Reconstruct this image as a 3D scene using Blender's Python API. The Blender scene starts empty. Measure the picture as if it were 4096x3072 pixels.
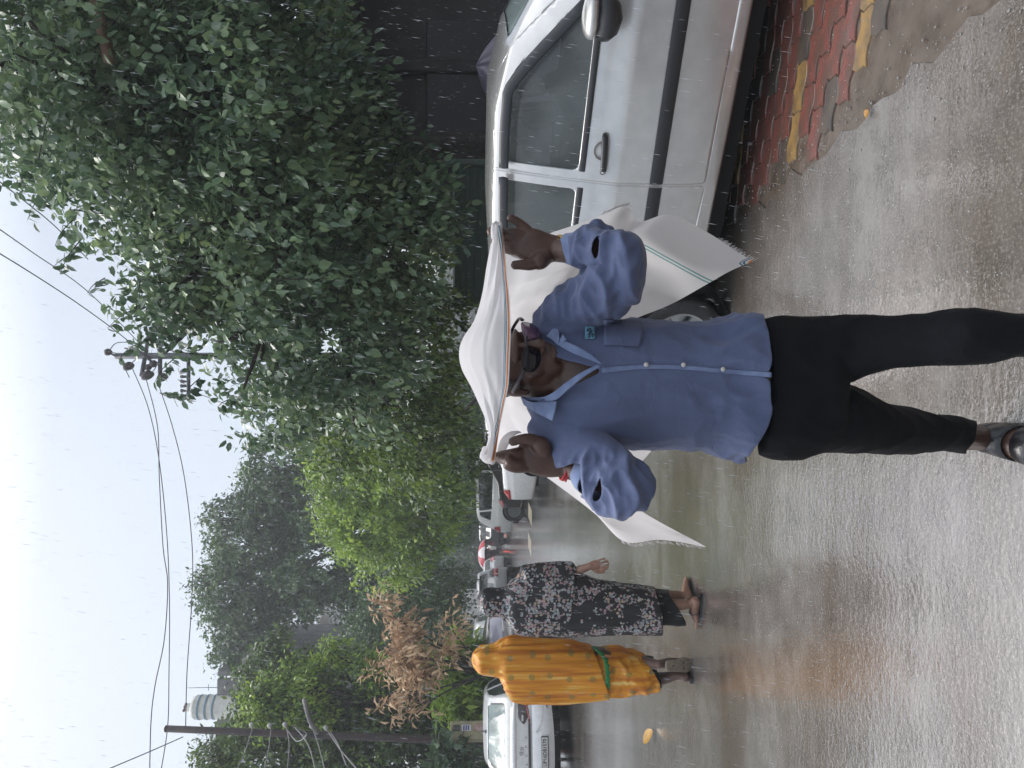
import bpy, bmesh, math, random
import numpy as np
from mathutils import Vector, Matrix, noise
from mathutils.bvhtree import BVHTree
R = math.radians
random.seed(7); RNG = np.random.default_rng(7)
S = bpy.context.scene
COL = S.collection

# ------------------------------------------------------------------ camera
FPX = 2900.0; CAMH = 1.5; PITCH = R(2.33)
cam_d = bpy.data.cameras.new('camera'); cam = bpy.data.objects.new('camera', cam_d); COL.objects.link(cam)
cam_d.sensor_fit = 'HORIZONTAL'; cam_d.sensor_width = 36.0; cam_d.lens = FPX / 4096 * 36
cam_d.clip_start = 0.05; cam_d.clip_end = 1500
FW = Vector((0, math.cos(PITCH), -math.sin(PITCH))); UPV = Vector((0, math.sin(PITCH), math.cos(PITCH))); RT = Vector((1, 0, 0))
m = Matrix((-UPV, RT, -FW)).transposed().to_4x4()      # phone held upright, picture stored on its side
m.translation = (0, 0, CAMH); cam.matrix_world = m
S.camera = cam
# ------------------------------------------------------------------ world
W = bpy.data.worlds.new('World'); S.world = W; W.use_nodes = True
nt = W.node_tree; nt.nodes.clear()
wo = nt.nodes.new('ShaderNodeOutputWorld'); bg1 = nt.nodes.new('ShaderNodeBackground'); bg2 = nt.nodes.new('ShaderNodeBackground')
sky = nt.nodes.new('ShaderNodeTexSky'); sky.sky_type = 'NISHITA'; sky.sun_disc = False
SUN_EL, SUN_AZ = R(62), R(-35)
sky.sun_elevation = SUN_EL; sky.sun_rotation = SUN_AZ; sky.dust_density = 4; sky.air_density = 1.0
nt.links.new(sky.outputs[0], bg1.inputs[0]); bg1.inputs[1].default_value = 0.05
tc = nt.nodes.new('ShaderNodeTexCoord'); sx = nt.nodes.new('ShaderNodeSeparateXYZ'); nt.links.new(tc.outputs['Generated'], sx.inputs[0])
rp = nt.nodes.new('ShaderNodeValToRGB'); nt.links.new(sx.outputs[2], rp.inputs[0])
SKY_STOPS = [(0.0, (.24, .26, .275)), (0.25, (.235, .255, .265)), (0.50, (.23, .25, .26)), (0.72, (.72, .75, .78)), (1.0, (1.5, 1.52, 1.55))]
els = rp.color_ramp.elements
while len(els) < len(SKY_STOPS): els.new(0.5)
for e, (p, c) in zip(els, SKY_STOPS): e.position = p; e.color = (*c, 1)
nz = nt.nodes.new('ShaderNodeTexNoise'); nz.inputs['Scale'].default_value = 1.6; nz.inputs['Detail'].default_value = 4
nt.links.new(tc.outputs['Generated'], nz.inputs[0])
mr = nt.nodes.new('ShaderNodeMapRange'); mr.inputs[3].default_value = .93; mr.inputs[4].default_value = 1.07; nt.links.new(nz.outputs[0], mr.inputs[0])
vm = nt.nodes.new('ShaderNodeVectorMath'); vm.operation = 'SCALE'; nt.links.new(rp.outputs[0], vm.inputs[0]); nt.links.new(mr.outputs[0], vm.inputs['Scale'])
nt.links.new(vm.outputs[0], bg2.inputs[0]); bg2.inputs[1].default_value = 0.92
ad = nt.nodes.new('ShaderNodeAddShader'); nt.links.new(bg1.outputs[0], ad.inputs[0]); nt.links.new(bg2.outputs[0], ad.inputs[1]); nt.links.new(ad.outputs[0], wo.inputs[0])
sd = bpy.data.lights.new('sun', 'SUN'); sd.energy = 0.9; sd.angle = R(25); sd.color = (1, .98, .95)
so = bpy.data.objects.new('sun', sd); COL.objects.link(so)
sdir = Vector((math.sin(SUN_AZ) * math.cos(SUN_EL), math.cos(SUN_AZ) * math.cos(SUN_EL), math.sin(SUN_EL)))
so.rotation_euler = sdir.to_track_quat('Z', 'Y').to_euler(); so.location = (0, 0, 30)
S.view_settings.view_transform = 'Standard'; S.view_settings.look = 'None'; S.view_settings.gamma = 1
S.view_settings.exposure = 0.86; S.view_settings.use_curve_mapping = False
S.render.engine = 'CYCLES'
S.cycles.max_bounces = 6; S.cycles.diffuse_bounces = 3; S.cycles.glossy_bounces = 3; S.cycles.transmission_bounces = 5
S.cycles.transparent_max_bounces = 8; S.cycles.volume_bounces = 0; S.cycles.caustics_reflective = False; S.cycles.caustics_refractive = False

# ------------------------------------------------------------------ placing by sight line (upright picture 3072 x 4096)
def P(U, V, D):
    d = FW + RT * ((U - 1536) / FPX) + UPV * ((2048 - V) / FPX)
    return Vector((0, 0, CAMH)) + d * (D / d.y)
def G(U, V, z=0.0):
    d = FW + RT * ((U - 1536) / FPX) + UPV * ((2048 - V) / FPX)
    return Vector((0, 0, CAMH)) + d * ((z - CAMH) / d.z)

# ------------------------------------------------------------------ materials
MATS = {}
def mat(name, col, rough=.6, metal=0, spec=.5, noise_s=0, noise_a=.15, bump=0, bump_s=40, coat=0, trans=0, emit=None, emit_s=0, col2=None, alpha=1, ior=None, sheen=0):
    if name in MATS: return MATS[name]
    m = bpy.data.materials.new(name); m.use_nodes = True; n = m.node_tree.nodes; l = m.node_tree.links
    b = n['Principled BSDF']; b.inputs['Base Color'].default_value = (*col, 1); b.inputs['Roughness'].default_value = rough
    b.inputs['Metallic'].default_value = metal; b.inputs['Specular IOR Level'].default_value = spec
    b.inputs['Coat Weight'].default_value = coat; b.inputs['Coat Roughness'].default_value = .08
    b.inputs['Transmission Weight'].default_value = trans
    if alpha < 1: b.inputs['Alpha'].default_value = alpha
    if sheen: b.inputs['Sheen Weight'].default_value = sheen
    if ior: b.inputs['IOR'].default_value = ior
    if emit: b.inputs['Emission Color'].default_value = (*emit, 1); b.inputs['Emission Strength'].default_value = emit_s
    t = n.new('ShaderNodeTexCoord')
    if noise_s:
        q = n.new('ShaderNodeTexNoise'); q.inputs['Scale'].default_value = noise_s; q.inputs['Detail'].default_value = 5; l.new(t.outputs['Object'], q.inputs[0])
        mx = n.new('ShaderNodeMix'); mx.data_type = 'RGBA'
        c2 = col2 or tuple(c * (1 - noise_a) for c in col); c1 = col if col2 else tuple(min(1, c * (1 + noise_a)) for c in col)
        mx.inputs['A'].default_value = (*c1, 1); mx.inputs['B'].default_value = (*c2, 1)
        r_ = n.new('ShaderNodeMapRange'); r_.inputs[1].default_value = .35; r_.inputs[2].default_value = .65; l.new(q.outputs[0], r_.inputs[0])
        l.new(r_.outputs[0], mx.inputs['Factor']); l.new(mx.outputs['Result'], b.inputs['Base Color'])
    if bump:
        q2 = n.new('ShaderNodeTexNoise'); q2.inputs['Scale'].default_value = bump_s; q2.inputs['Detail'].default_value = 4; l.new(t.outputs['Object'], q2.inputs[0])
        bp = n.new('ShaderNodeBump'); bp.inputs['Strength'].default_value = bump; bp.inputs['Distance'].default_value = .01; l.new(q2.outputs[0], bp.inputs['Height']); l.new(bp.outputs[0], b.inputs['Normal'])
    MATS[name] = m; return m

def leaf_mat(name, stops, tr=.35, rough=.35):
    m = bpy.data.materials.new(name); m.use_nodes = True; n = m.node_tree.nodes; l = m.node_tree.links
    b = n['Principled BSDF']; o = n['Material Output']; b.inputs['Roughness'].default_value = rough
    a = n.new('ShaderNodeAttribute'); a.attribute_name = 'rnd'
    t = n.new('ShaderNodeTexCoord'); q = n.new('ShaderNodeTexNoise'); q.inputs['Scale'].default_value = 1.1; q.inputs['Detail'].default_value = 2
    l.new(t.outputs['Object'], q.inputs[0])
    ma = n.new('ShaderNodeMath'); ma.operation = 'MULTIPLY_ADD'; l.new(q.outputs[0], ma.inputs[0]); ma.inputs[1].default_value = 1.3; 
    mb = n.new('ShaderNodeMath'); mb.operation = 'MULTIPLY_ADD'; l.new(a.outputs['Fac'], mb.inputs[0]); mb.inputs[1].default_value = .55; mb.inputs[2].default_value = -.45
    l.new(mb.outputs[0], ma.inputs[2])
    r = n.new('ShaderNodeValToRGB'); e = r.color_ramp.elements
    while len(e) < len(stops): e.new(.5)
    for x, (p, c) in zip(e, stops): x.position = p; x.color = (*c, 1)
    l.new(ma.outputs[0], r.inputs[0]); l.new(r.outputs[0], b.inputs['Base Color'])
    ts = n.new('ShaderNodeBsdfTranslucent'); hs = n.new('ShaderNodeHueSaturation'); hs.inputs['Value'].default_value = 1.5; hs.inputs['Hue'].default_value = .48
    l.new(r.outputs[0], hs.inputs['Color']); l.new(hs.outputs[0], ts.inputs[0])
    mx = n.new('ShaderNodeMixShader'); mx.inputs[0].default_value = tr; l.new(b.outputs[0], mx.inputs[1]); l.new(ts.outputs[0], mx.inputs[2]); l.new(mx.outputs[0], o.inputs[0])
    return m

def glass_mat(name, tint=(.10, .12, .12), mixd=.5, rough=.05, drops=True):
    m = bpy.data.materials.new(name); m.use_nodes = True; n = m.node_tree.nodes; l = m.node_tree.links
    b = n['Principled BSDF']; o = n['Material Output']; b.inputs['Base Color'].default_value = (*tint, 1); b.inputs['Roughness'].default_value = rough
    b.inputs['Specular IOR Level'].default_value = .9
    tr = n.new('ShaderNodeBsdfTransparent'); tr.inputs[0].default_value = (.62, .68, .68, 1)
    mx = n.new('ShaderNodeMixShader'); t = n.new('ShaderNodeTexCoord')
    q = n.new('ShaderNodeTexNoise'); q.inputs['Scale'].default_value = 3; q.inputs['Detail'].default_value = 6; l.new(t.outputs['Object'], q.inputs[0])
    mr = n.new('ShaderNodeMapRange'); mr.inputs[1].default_value = .4; mr.inputs[2].default_value = .6; mr.inputs[3].default_value = max(0, mixd - .12); mr.inputs[4].default_value = min(1, mixd + .12)
    l.new(q.outputs[0], mr.inputs[0]); l.new(mr.outputs[0], mx.inputs[0]); l.new(tr.outputs[0], mx.inputs[1]); l.new(b.outputs[0], mx.inputs[2]); l.new(mx.outputs[0], o.inputs[0])
    if drops:
        v = n.new('ShaderNodeTexVoronoi'); v.inputs['Scale'].default_value = 70; l.new(t.outputs['Object'], v.inputs[0])
        r2 = n.new('ShaderNodeMapRange'); r2.inputs[1].default_value = .0; r2.inputs[2].default_value = .35; r2.inputs[3].default_value = 1; r2.inputs[4].default_value = 0; l.new(v.outputs['Distance'], r2.inputs[0])
        bp = n.new('ShaderNodeBump'); bp.inputs['Strength'].default_value = .35; bp.inputs['Distance'].default_value = .004; l.new(r2.outputs[0], bp.inputs['Height']); l.new(bp.outputs[0], b.inputs['Normal'])
    MATS[name] = m; return m

# ------------------------------------------------------------------ mesh building
def link(o, parent=None):
    COL.objects.link(o)
    if parent: o.parent = parent
    return o
def mesh(name, vs, fs, m=None, parent=None, world=False, smooth=True, attrs=None):
    vs = np.asarray([tuple(v) for v in vs] if not isinstance(vs, np.ndarray) else vs, dtype=float)
    if world and parent is not None:
        inv = np.array(parent.matrix_basis.inverted()); vs = vs @ inv[:3, :3].T + inv[:3, 3]
    me = bpy.data.meshes.new(name)
    if isinstance(fs, np.ndarray) and fs.ndim == 2:
        k = fs.shape[1]; me.vertices.add(len(vs)); me.vertices.foreach_set('co', vs.ravel().astype(np.float32))
        me.loops.add(fs.size); me.loops.foreach_set('vertex_index', fs.ravel().astype(np.int32))
        me.polygons.add(len(fs)); me.polygons.foreach_set('loop_start', np.arange(0, fs.size, k, dtype=np.int32))
        me.update(calc_edges=True)
    else:
        me.from_pydata([tuple(v) for v in vs], [], [tuple(int(i) for i in f) for f in fs]); me.update()
    if smooth: me.polygons.foreach_set('use_smooth', [True] * len(me.polygons))
    if attrs:
        for k_, a in attrs.items():
            at = me.attributes.new(k_, 'FLOAT', 'POINT'); at.data.foreach_set('value', np.asarray(a, dtype=np.float32))
    o = bpy.data.objects.new(name, me)
    if m: me.materials.append(m)
    return link(o, parent)
def thing(name, loc, label, cat, rz=0, group=None, rot=None):
    o = bpy.data.objects.new(name, None); COL.objects.link(o); o.empty_display_size = .1
    o.matrix_basis = Matrix.Translation(Vector(loc)) @ Matrix.Rotation(rz, 4, 'Z')
    return tag(o, label, cat, group)
def tag(o, label=None, cat=None, group=None, kind=None):
    if label: o['label'] = label
    if cat: o['category'] = cat
    if group: o['group'] = group
    if kind: o['kind'] = kind
    return o

def catmull(pts, k=6):
    a = np.asarray([tuple(p) for p in pts], dtype=float); out = []
    n = len(a)
    for i in range(n - 1):
        p0, p1, p2, p3 = a[max(i - 1, 0)], a[i], a[i + 1], a[min(i + 2, n - 1)]
        for t in np.linspace(0, 1, k, endpoint=False):
            out.append(.5 * ((2 * p1) + (-p0 + p2) * t + (2 * p0 - 5 * p1 + 4 * p2 - p3) * t * t + (-p0 + 3 * p1 - 3 * p2 + p3) * t ** 3))
    out.append(a[-1]); return np.array(out)
def tube(pts, rad, n=12, sub=4, flat=1.0, up=None, cap=True):
    """tube through pts; rad list or scalar (may be pairs rx, ry); returns verts, faces (closed)"""
    pts = [Vector(p) for p in pts]
    rr = [(r if isinstance(r, (tuple, list)) else (r, r * flat)) for r in (rad if isinstance(rad, (list, tuple)) else [rad] * len(pts))]
    q = catmull([(*p, *r) for p, r in zip(pts, rr)], sub) if sub > 1 else np.array([(*p, *r) for p, r in zip(pts, rr)])
    c = q[:, :3]; r = np.maximum(q[:, 3:], 1e-4); t = np.gradient(c, axis=0); t /= np.linalg.norm(t, axis=1)[:, None] + 1e-12
    u = np.array(up if up is not None else ((0, 0, 1) if abs(t[0][2]) < .9 else (0, 1, 0)), dtype=float)
    vs = []; fs = []; m_ = len(c)
    for i in range(m_):
        if up is not None and i: u = np.array(up, dtype=float)
        b = np.cross(t[i], u); b /= np.linalg.norm(b) + 1e-12; w = np.cross(b, t[i]); u = w
        for k in range(n):
            a = 2 * math.pi * k / n; vs.append(c[i] + b * math.cos(a) * r[i][0] + w * math.sin(a) * r[i][1])
    for i in range(m_ - 1):
        for k in range(n):
            k2 = (k + 1) % n; fs.append((i * n + k, i * n + k2, (i + 1) * n + k2, (i + 1) * n + k))
    if cap:
        vs.append(c[0] - t[0] * min(r[0]) * .6); vs.append(c[-1] + t[-1] * min(r[-1]) * .6)
        for k in range(n):
            k2 = (k + 1) % n; fs.append((k2, k, m_ * n)); fs.append(((m_ - 1) * n + k, (m_ - 1) * n + k2, m_ * n + 1))
    return np.array(vs), fs
def ell(c, r, M=None, n=16):
    vs = []; fs = []; h = n // 2
    for i in range(h + 1):
        th = math.pi * i / h
        for k in range(n):
            a = 2 * math.pi * k / n; vs.append((math.sin(th) * math.cos(a) * r[0], math.sin(th) * math.sin(a) * r[1], math.cos(th) * r[2]))
    for i in range(h):
        for k in range(n):
            k2 = (k + 1) % n; fs.append((i * n + k, (i + 1) * n + k, (i + 1) * n + k2, i * n + k2))
    v = np.array(vs)
    if M is not None: v = v @ np.array(M)[:3, :3].T
    return v + np.array(tuple(c)), fs
def box(c, s, M=None):
    x, y, z = [k / 2 for k in s]
    v = np.array([(-x, -y, -z), (x, -y, -z), (x, y, -z), (-x, y, -z), (-x, -y, z), (x, -y, z), (x, y, z), (-x, y, z)])
    if M is not None: v = v @ np.array(M)[:3, :3].T
    return v + np.array(tuple(c)), [(0, 3, 2, 1), (4, 5, 6, 7), (0, 1, 5, 4), (1, 2, 6, 5), (2, 3, 7, 6), (3, 0, 4, 7)]
def loft(rings, n=28, e=2.4, sub=5, cap=True):
    """rings: (centre, halfwidth x, halfdepth y[, yaw]) lying horizontal; superellipse"""
    q = catmull([(*r[0], r[1], r[2], (r[3] if len(r) > 3 else 0)) for r in rings], sub)
    vs = []; fs = []
    for c in q:
        ca, sa = math.cos(c[5]), math.sin(c[5])
        for k in range(n):
            a = 2 * math.pi * k / n; co, si = math.cos(a), math.sin(a)
            x = abs(co) ** (2 / e) * math.copysign(1, co) * c[3]; y = abs(si) ** (2 / e) * math.copysign(1, si) * c[4]
            vs.append((c[0] + x * ca - y * sa, c[1] + x * sa + y * ca, c[2]))
    m_ = len(q)
    for i in range(m_ - 1):
        for k in range(n):
            k2 = (k + 1) % n; fs.append((i * n + k, (i + 1) * n + k, (i + 1) * n + k2, i * n + k2))
    if cap: fs.append(tuple(range(n))); fs.append(tuple((m_ - 1) * n + k for k in reversed(range(n))))
    return np.array(vs), fs
def sring(Ul, Ur, V, D, dep, yaw=0):
    a, b = P(Ul, V, D), P(Ur, V, D); return ((a + b) / 2, abs(b.x - a.x) / 2, dep / 2, yaw)
def join(parts):
    vs = []; fs = []; o = 0
    for v, f in parts:
        vs.append(np.asarray([tuple(p) for p in v]) if not isinstance(v, np.ndarray) else v); fs += [tuple(i + o for i in q) for q in f]; o += len(v)
    return np.concatenate(vs), fs
def fuse(parts, voxel, smooth=4, fac=.5):
    """melt overlapping closed shapes into one continuous surface"""
    v, f = join(parts); me = bpy.data.meshes.new('tmp'); me.from_pydata([tuple(p) for p in v], [], f); me.update()
    o = bpy.data.objects.new('tmp', me); COL.objects.link(o)
    r = o.modifiers.new('r', 'REMESH'); r.mode = 'VOXEL'; r.voxel_size = voxel; r.adaptivity = 0
    if smooth: s = o.modifiers.new('s', 'SMOOTH'); s.factor = fac; s.iterations = smooth
    dg = bpy.context.evaluated_depsgraph_get(); ev = o.evaluated_get(dg); em = ev.to_mesh()
    nv = len(em.vertices); co = np.empty(nv * 3, dtype=np.float32); em.vertices.foreach_get('co', co)
    no = np.empty(nv * 3, dtype=np.float32); em.vertex_normals.foreach_get('vector', no)
    fl = [tuple(p.vertices) for p in em.polygons]
    ev.to_mesh_clear(); bpy.data.objects.remove(o); bpy.data.meshes.remove(me)
    return co.reshape(-1, 3).astype(float), fl, no.reshape(-1, 3).astype(float)
def keep(v, f, mask_v):
    """keep only faces whose verts all satisfy mask"""
    f2 = [q for q in f if all(mask_v[i] for i in q)]; used = sorted({i for q in f2 for i in q}); ix = {a: b for b, a in enumerate(used)}
    v2 = v[used].copy(); f3 = [tuple(ix[i] for i in q) for q in f2]; cnt = {}
    for q in f3:
        for a, b in zip(q, q[1:] + q[:1]): cnt[(min(a, b), max(a, b))] = cnt.get((min(a, b), max(a, b)), 0) + 1
    nb = {}
    for (a, b), c in cnt.items():
        if c == 1: nb.setdefault(a, []).append(b); nb.setdefault(b, []).append(a)
    for _ in range(7):
        nv = {i: v2[i] * .4 + .6 * sum(v2[j] for j in w) / len(w) for i, w in nb.items()}
        for i, p in nv.items(): v2[i] = p
    return v2, f3
def proj(v):
    """world points -> upright picture U, V"""
    d = v - np.array((0, 0, CAMH)); f = d @ np.array(FW); return 1536 + FPX * (d @ np.array(RT)) / f, 2048 - FPX * (d @ np.array(UPV)) / f
def nz3(x, y, z): return noise.noise(Vector((x, y, z)))
def text_mesh(s, size, extrude=.001, shear=0, bold=0):
    c = bpy.data.curves.new('t', 'FONT'); c.body = s; c.size = size; c.extrude = extrude; c.align_x = 'CENTER'; c.align_y = 'CENTER'; c.shear = shear; c.offset = bold
    o = bpy.data.objects.new('t', c); COL.objects.link(o); dg = bpy.context.evaluated_depsgraph_get(); em = o.evaluated_get(dg).to_mesh()
    v = np.array([tuple(p.co) for p in em.vertices]); f = [tuple(p.vertices) for p in em.polygons]
    bpy.data.objects.remove(o); bpy.data.curves.remove(c); return v, f
def place(vf, origin, xa, ya, za):
    v, f = vf; M = np.array([tuple(xa), tuple(ya), tuple(za)]); return v @ M + np.array(tuple(origin)), f
def lathe(prof, n=32, axis='y'):
    """prof: (radius, height along axis)"""
    vs = []; fs = []
    for r, h in prof:
        for k in range(n):
            a = 2 * math.pi * k / n; x, z = r * math.cos(a), r * math.sin(a)
            vs.append({'y': (x, h, z), 'z': (x, z, h), 'x': (h, x, z)}[axis])
    for i in range(len(prof) - 1):
        for k in range(n):
            k2 = (k + 1) % n; fs.append((i * n + k, i * n + k2, (i + 1) * n + k2, (i + 1) * n + k))
    return np.array(vs), fs
# ================================================================== GROUND
def road_material():
    m = bpy.data.materials.new('wet asphalt'); m.use_nodes = True; n = m.node_tree.nodes; l = m.node_tree.links; b = n['Principled BSDF']
    g = n.new('ShaderNodeNewGeometry')
    def nz_(scale, det=4, sc=(1, 1, 1), rough=.55, rot=0):
        mp = n.new('ShaderNodeMapping'); mp.inputs['Scale'].default_value = sc; mp.inputs['Rotation'].default_value = (0, 0, rot); l.new(g.outputs['Position'], mp.inputs[0])
        q = n.new('ShaderNodeTexNoise'); q.inputs['Scale'].default_value = scale; q.inputs['Detail'].default_value = det; q.inputs['Roughness'].default_value = rough; l.new(mp.outputs[0], q.inputs[0]); return q.outputs[0]
    def mrange(x, a, b_, c, d):
        r_ = n.new('ShaderNodeMapRange'); l.new(x, r_.inputs[0]); [setattr(r_.inputs[i + 1], 'default_value', v) for i, v in enumerate((a, b_, c, d))]; return r_.outputs[0]
    def mix(f, a, b_):
        x = n.new('ShaderNodeMix'); x.data_type = 'RGBA'
        l.new(f, x.inputs['Factor'])
        for s, v in (('A', a), ('B', b_)):
            if isinstance(v, tuple): x.inputs[s].default_value = (*v, 1)
            else: l.new(v, x.inputs[s])
        return x.outputs['Result']
    big = nz_(.8, 6, (.45, 1.3, 1), .62); agg = nz_(95, 3, (1, 1, 1), .7); mid = nz_(7, 6, (1, 1, 1), .65); puddle = nz_(.9, 4, (.35, 1.0, 1))
    c = mix(mrange(big, .38, .62, 0, 1), (.085, .062, .046), (.20, .188, .176))
    c = mix(mrange(mid, .42, .66, 0, .55), c, (.055, .046, .038))
    c = mix(mrange(agg, .50, .70, 0, .75), c, (.27, .25, .225))
    l.new(c, b.inputs['Base Color'])
    rr = mrange(puddle, .40, .60, .20, .045); l.new(rr, b.inputs['Roughness'])
    b.inputs['Specular IOR Level'].default_value = .75
    b.inputs['Coat Weight'].default_value = 1; b.inputs['Coat Roughness'].default_value = .07; b.inputs['Coat IOR'].default_value = 1.95
    rip = nz_(40, 3, (.7, 1, 1), .6); rip2 = nz_(5, 3, (.22, 1, 1), .55)
    a1 = n.new('ShaderNodeMath'); a1.operation = 'MULTIPLY_ADD'; l.new(rip2, a1.inputs[0]); a1.inputs[1].default_value = .9; l.new(rip, a1.inputs[2])
    a2 = n.new('ShaderNodeMath'); a2.operation = 'MULTIPLY_ADD'; l.new(agg, a2.inputs[0]); a2.inputs[1].default_value = .6; l.new(a1.outputs[0], a2.inputs[2])
    bp = n.new('ShaderNodeBump'); bp.inputs['Strength'].default_value = .22; bp.inputs['Distance'].default_value = .010; l.new(a2.outputs[0], bp.inputs['Height'])
    l.new(bp.outputs[0], b.inputs['Normal']); 
    bp2 = n.new('ShaderNodeBump'); bp2.inputs['Strength'].default_value = .27; bp2.inputs['Distance'].default_value = .007; l.new(a1.outputs[0], bp2.inputs['Height']); l.new(bp2.outputs[0], b.inputs['Coat Normal'])
    return m
M_ROAD = road_material()
M_SOIL = mat('wet soil', (.09, .07, .05), .5, noise_s=6, noise_a=.4, bump=.6, bump_s=20)
M_MUD = mat('wet brown silt', (.075, .056, .042), .16, spec=.7, noise_s=7, col2=(.13, .105, .085), bump=.3, bump_s=45, coat=.4)
def sheet(name, pts, z, m, jitter=0, sub=.35):
    out = []
    for i, p in enumerate(pts):
        q = pts[(i + 1) % len(pts)]; d = math.dist(p, q); k = max(1, int(min(d, 12) / sub)) if jitter and max(abs(p[1]), abs(q[1])) < 8 else 1
        for j in range(k):
            t = j / k; x = p[0] + (q[0] - p[0]) * t; y = p[1] + (q[1] - p[1]) * t
            if jitter and j: x += jitter * nz3(x * 3, y * 7, 1.3) * 2
            out.append((x, y, z))
    o = mesh(name, out, [tuple(range(len(out)))], m, smooth=False)
    bm = bmesh.new(); bm.from_mesh(o.data); bmesh.ops.triangulate(bm, faces=bm.faces[:]); bmesh.ops.recalc_face_normals(bm, faces=bm.faces[:])
    for f in bm.faces:
        if f.normal.z < 0: f.normal_flip()
    bm.to_mesh(o.data); bm.free(); return tag(o, kind='structure')
sheet('ground', [(-500, -40), (500, -40), (500, 900), (-500, 900)], -.02, M_SOIL)
sheet('road', [(-9, -4), (-9, 10), (-8.7, 18), (-9.6, 27), (-13.5, 40), (-21, 62), (-62, 190), (-44, 190), (-12, 70), (-4, 40), (2.6, 20), (3.2, 9.5), (1.2, 5.9), (.93, 5.2), (.98, 3.6), (1.06, 2.6), (1.11, 2.0), (1.18, 1.2), (1.3, -4)], 0, M_ROAD, jitter=.05, sub=.06)
pave = sheet('pavement', [(.70, -4), (.70, 6.5), (6.5, 6.5), (6.5, -4)], -.006, M_MUD)
# wavy interlocking pavers
def paver_mesh(nm):
    L_, W_, H_ = .225, .112, .03; g_ = .003; K = 12
    top = []
    wav = lambda s: .016 * math.sin(2 * math.pi * s)
    for i in range(K + 1):
        s = i / K; top.append((-L_ / 2 + g_ + (L_ - 2 * g_) * s, -W_ / 2 + g_ + wav(s)))
    for i in range(1, 4): s = i / 4; top.append((L_ / 2 - g_ + .010 * math.sin(2 * math.pi * s), -W_ / 2 + g_ + (W_ - 2 * g_) * s))
    for i in range(K + 1):
        s = 1 - i / K; top.append((-L_ / 2 + g_ + (L_ - 2 * g_) * s, W_ / 2 - g_ + wav(s)))
    for i in range(1, 4): s = 1 - i / 4; top.append((-L_ / 2 + g_ + .010 * math.sin(2 * math.pi * s), -W_ / 2 + g_ + (W_ - 2 * g_) * s))
    n_ = len(top); bm = bmesh.new()
    t = [bm.verts.new((x * .975, y * .955, 0)) for x, y in top]; b_ = [bm.verts.new((x, y, -.004)) for x, y in top]; c_ = [bm.verts.new((x, y, -H_)) for x, y in top]
    bm.faces.new(t)
    for i in range(n_):
        j = (i + 1) % n_; bm.faces.new((t[j], t[i], b_[i], b_[j])); bm.faces.new((b_[j], b_[i], c_[i], c_[j]))
    bmesh.ops.recalc_face_normals(bm, faces=bm.faces[:])
    me = bpy.data.meshes.new(nm); bm.to_mesh(me); bm.free(); return me
PVM = {}
for nm, c, c2 in (('red', (.20, .062, .050), (.105, .062, .048)), ('yellow', (.33, .20, .065), (.17, .115, .06)), ('grey', (.065, .055, .05), (.10, .078, .06))):
    me = paver_mesh('brick_' + nm); me.materials.append(mat('paver ' + nm, c, .25, spec=.7, noise_s=11, col2=c2, bump=.3, bump_s=60, coat=.8)); PVM[nm] = me
e_ = Vector((.963, -.27, 0)); n_ = Vector((.27, .963, 0)); O_ = Vector((1.36, 2.80, 0)); yaw_ = math.atan2(e_.y, e_.x)
rp_ = random.Random(3)
for k in range(-3, 17):
    for j in range(-3, 14):
        p = O_ + n_ * (k * .112) + e_ * (j * .225 + (.1125 if k % 2 else 0))
        lim = 1.22 - .035 * k + .05 * nz3(k * .7, 3, 0) if k >= 0 else 1.32 + .1 * (-k)
        if p.x < max(lim, 1.05) or p.x > 3.3: continue
        c = 'yellow' if k in (0, 5, 12) else 'red'
        if rp_.random() < .10 or k == -2 and rp_.random() < .6: c = 'grey'
        if k <= -2 and rp_.random() < .5 or k == -3: continue
        if k == -1: c = 'red' if rp_.random() < .45 else 'grey'
        o = bpy.data.objects.new('brick', PVM[c]); o.location = (p.x, p.y, .003 + rp_.uniform(-.0025, .003)); o.rotation_euler = (rp_.uniform(-.012, .012), rp_.uniform(-.012, .012), yaw_ + rp_.uniform(-.015, .015)); link(o, pave)
# painted blocks across the road
M_PAINT = mat('worn cream road paint', (.62, .55, .40), .35, noise_s=6, col2=(.42, .37, .28), coat=.3)
rd = bpy.data.objects['road']
for i in range(-2, 10):
    U0 = 1017 - 120 * i; D0 = 22.8 + .19 * i; x0 = (U0 - 1536) / FPX * D0
    v = [(x0 - .25, D0 - .85, .004), (x0 + .25, D0 - .85, .004), (x0 + .22, D0 + .85, .004), (x0 - .28, D0 + .85, .004)]
    mesh('painted_block', v, [(0, 1, 2, 3)], M_PAINT, rd, smooth=False)

# ================================================================== VEHICLES
M_TYRE = mat('tyre rubber', (.018, .018, .02), .55, bump=.3, bump_s=80, noise_s=20, noise_a=.3)
M_RIM = mat('alloy rim', (.32, .33, .34), .3, metal=.85); M_RIMD = mat('dark wheel well', (.012, .012, .012), .9)
M_DARKPL = mat('black plastic', (.016, .017, .02), .4, spec=.5); M_VISOR = mat('smoked visor', (.028, .031, .036), .35, spec=.5)
M_INT = mat('cabin cloth', (.075, .075, .08), .9); M_SEAT = mat('seat fabric', (.17, .17, .18), .9)
M_RED = mat('tail lamp red', (.30, .01, .012), .15, coat=1); M_REDLIT = mat('tail lamp lit', (.6, .02, .02), .2, emit=(1, .06, .04), emit_s=5)
M_CLEAR = mat('lamp lens', (.55, .55, .55), .12, coat=1); M_SMOKE = mat('lamp smoked lens', (.05, .03, .035), .12, coat=1)
M_CHROME = mat('chrome trim', (.55, .55, .56), .2, metal=1); M_UNDER = mat('underbody_shade_block', (.012, .012, .012), .95)
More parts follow.
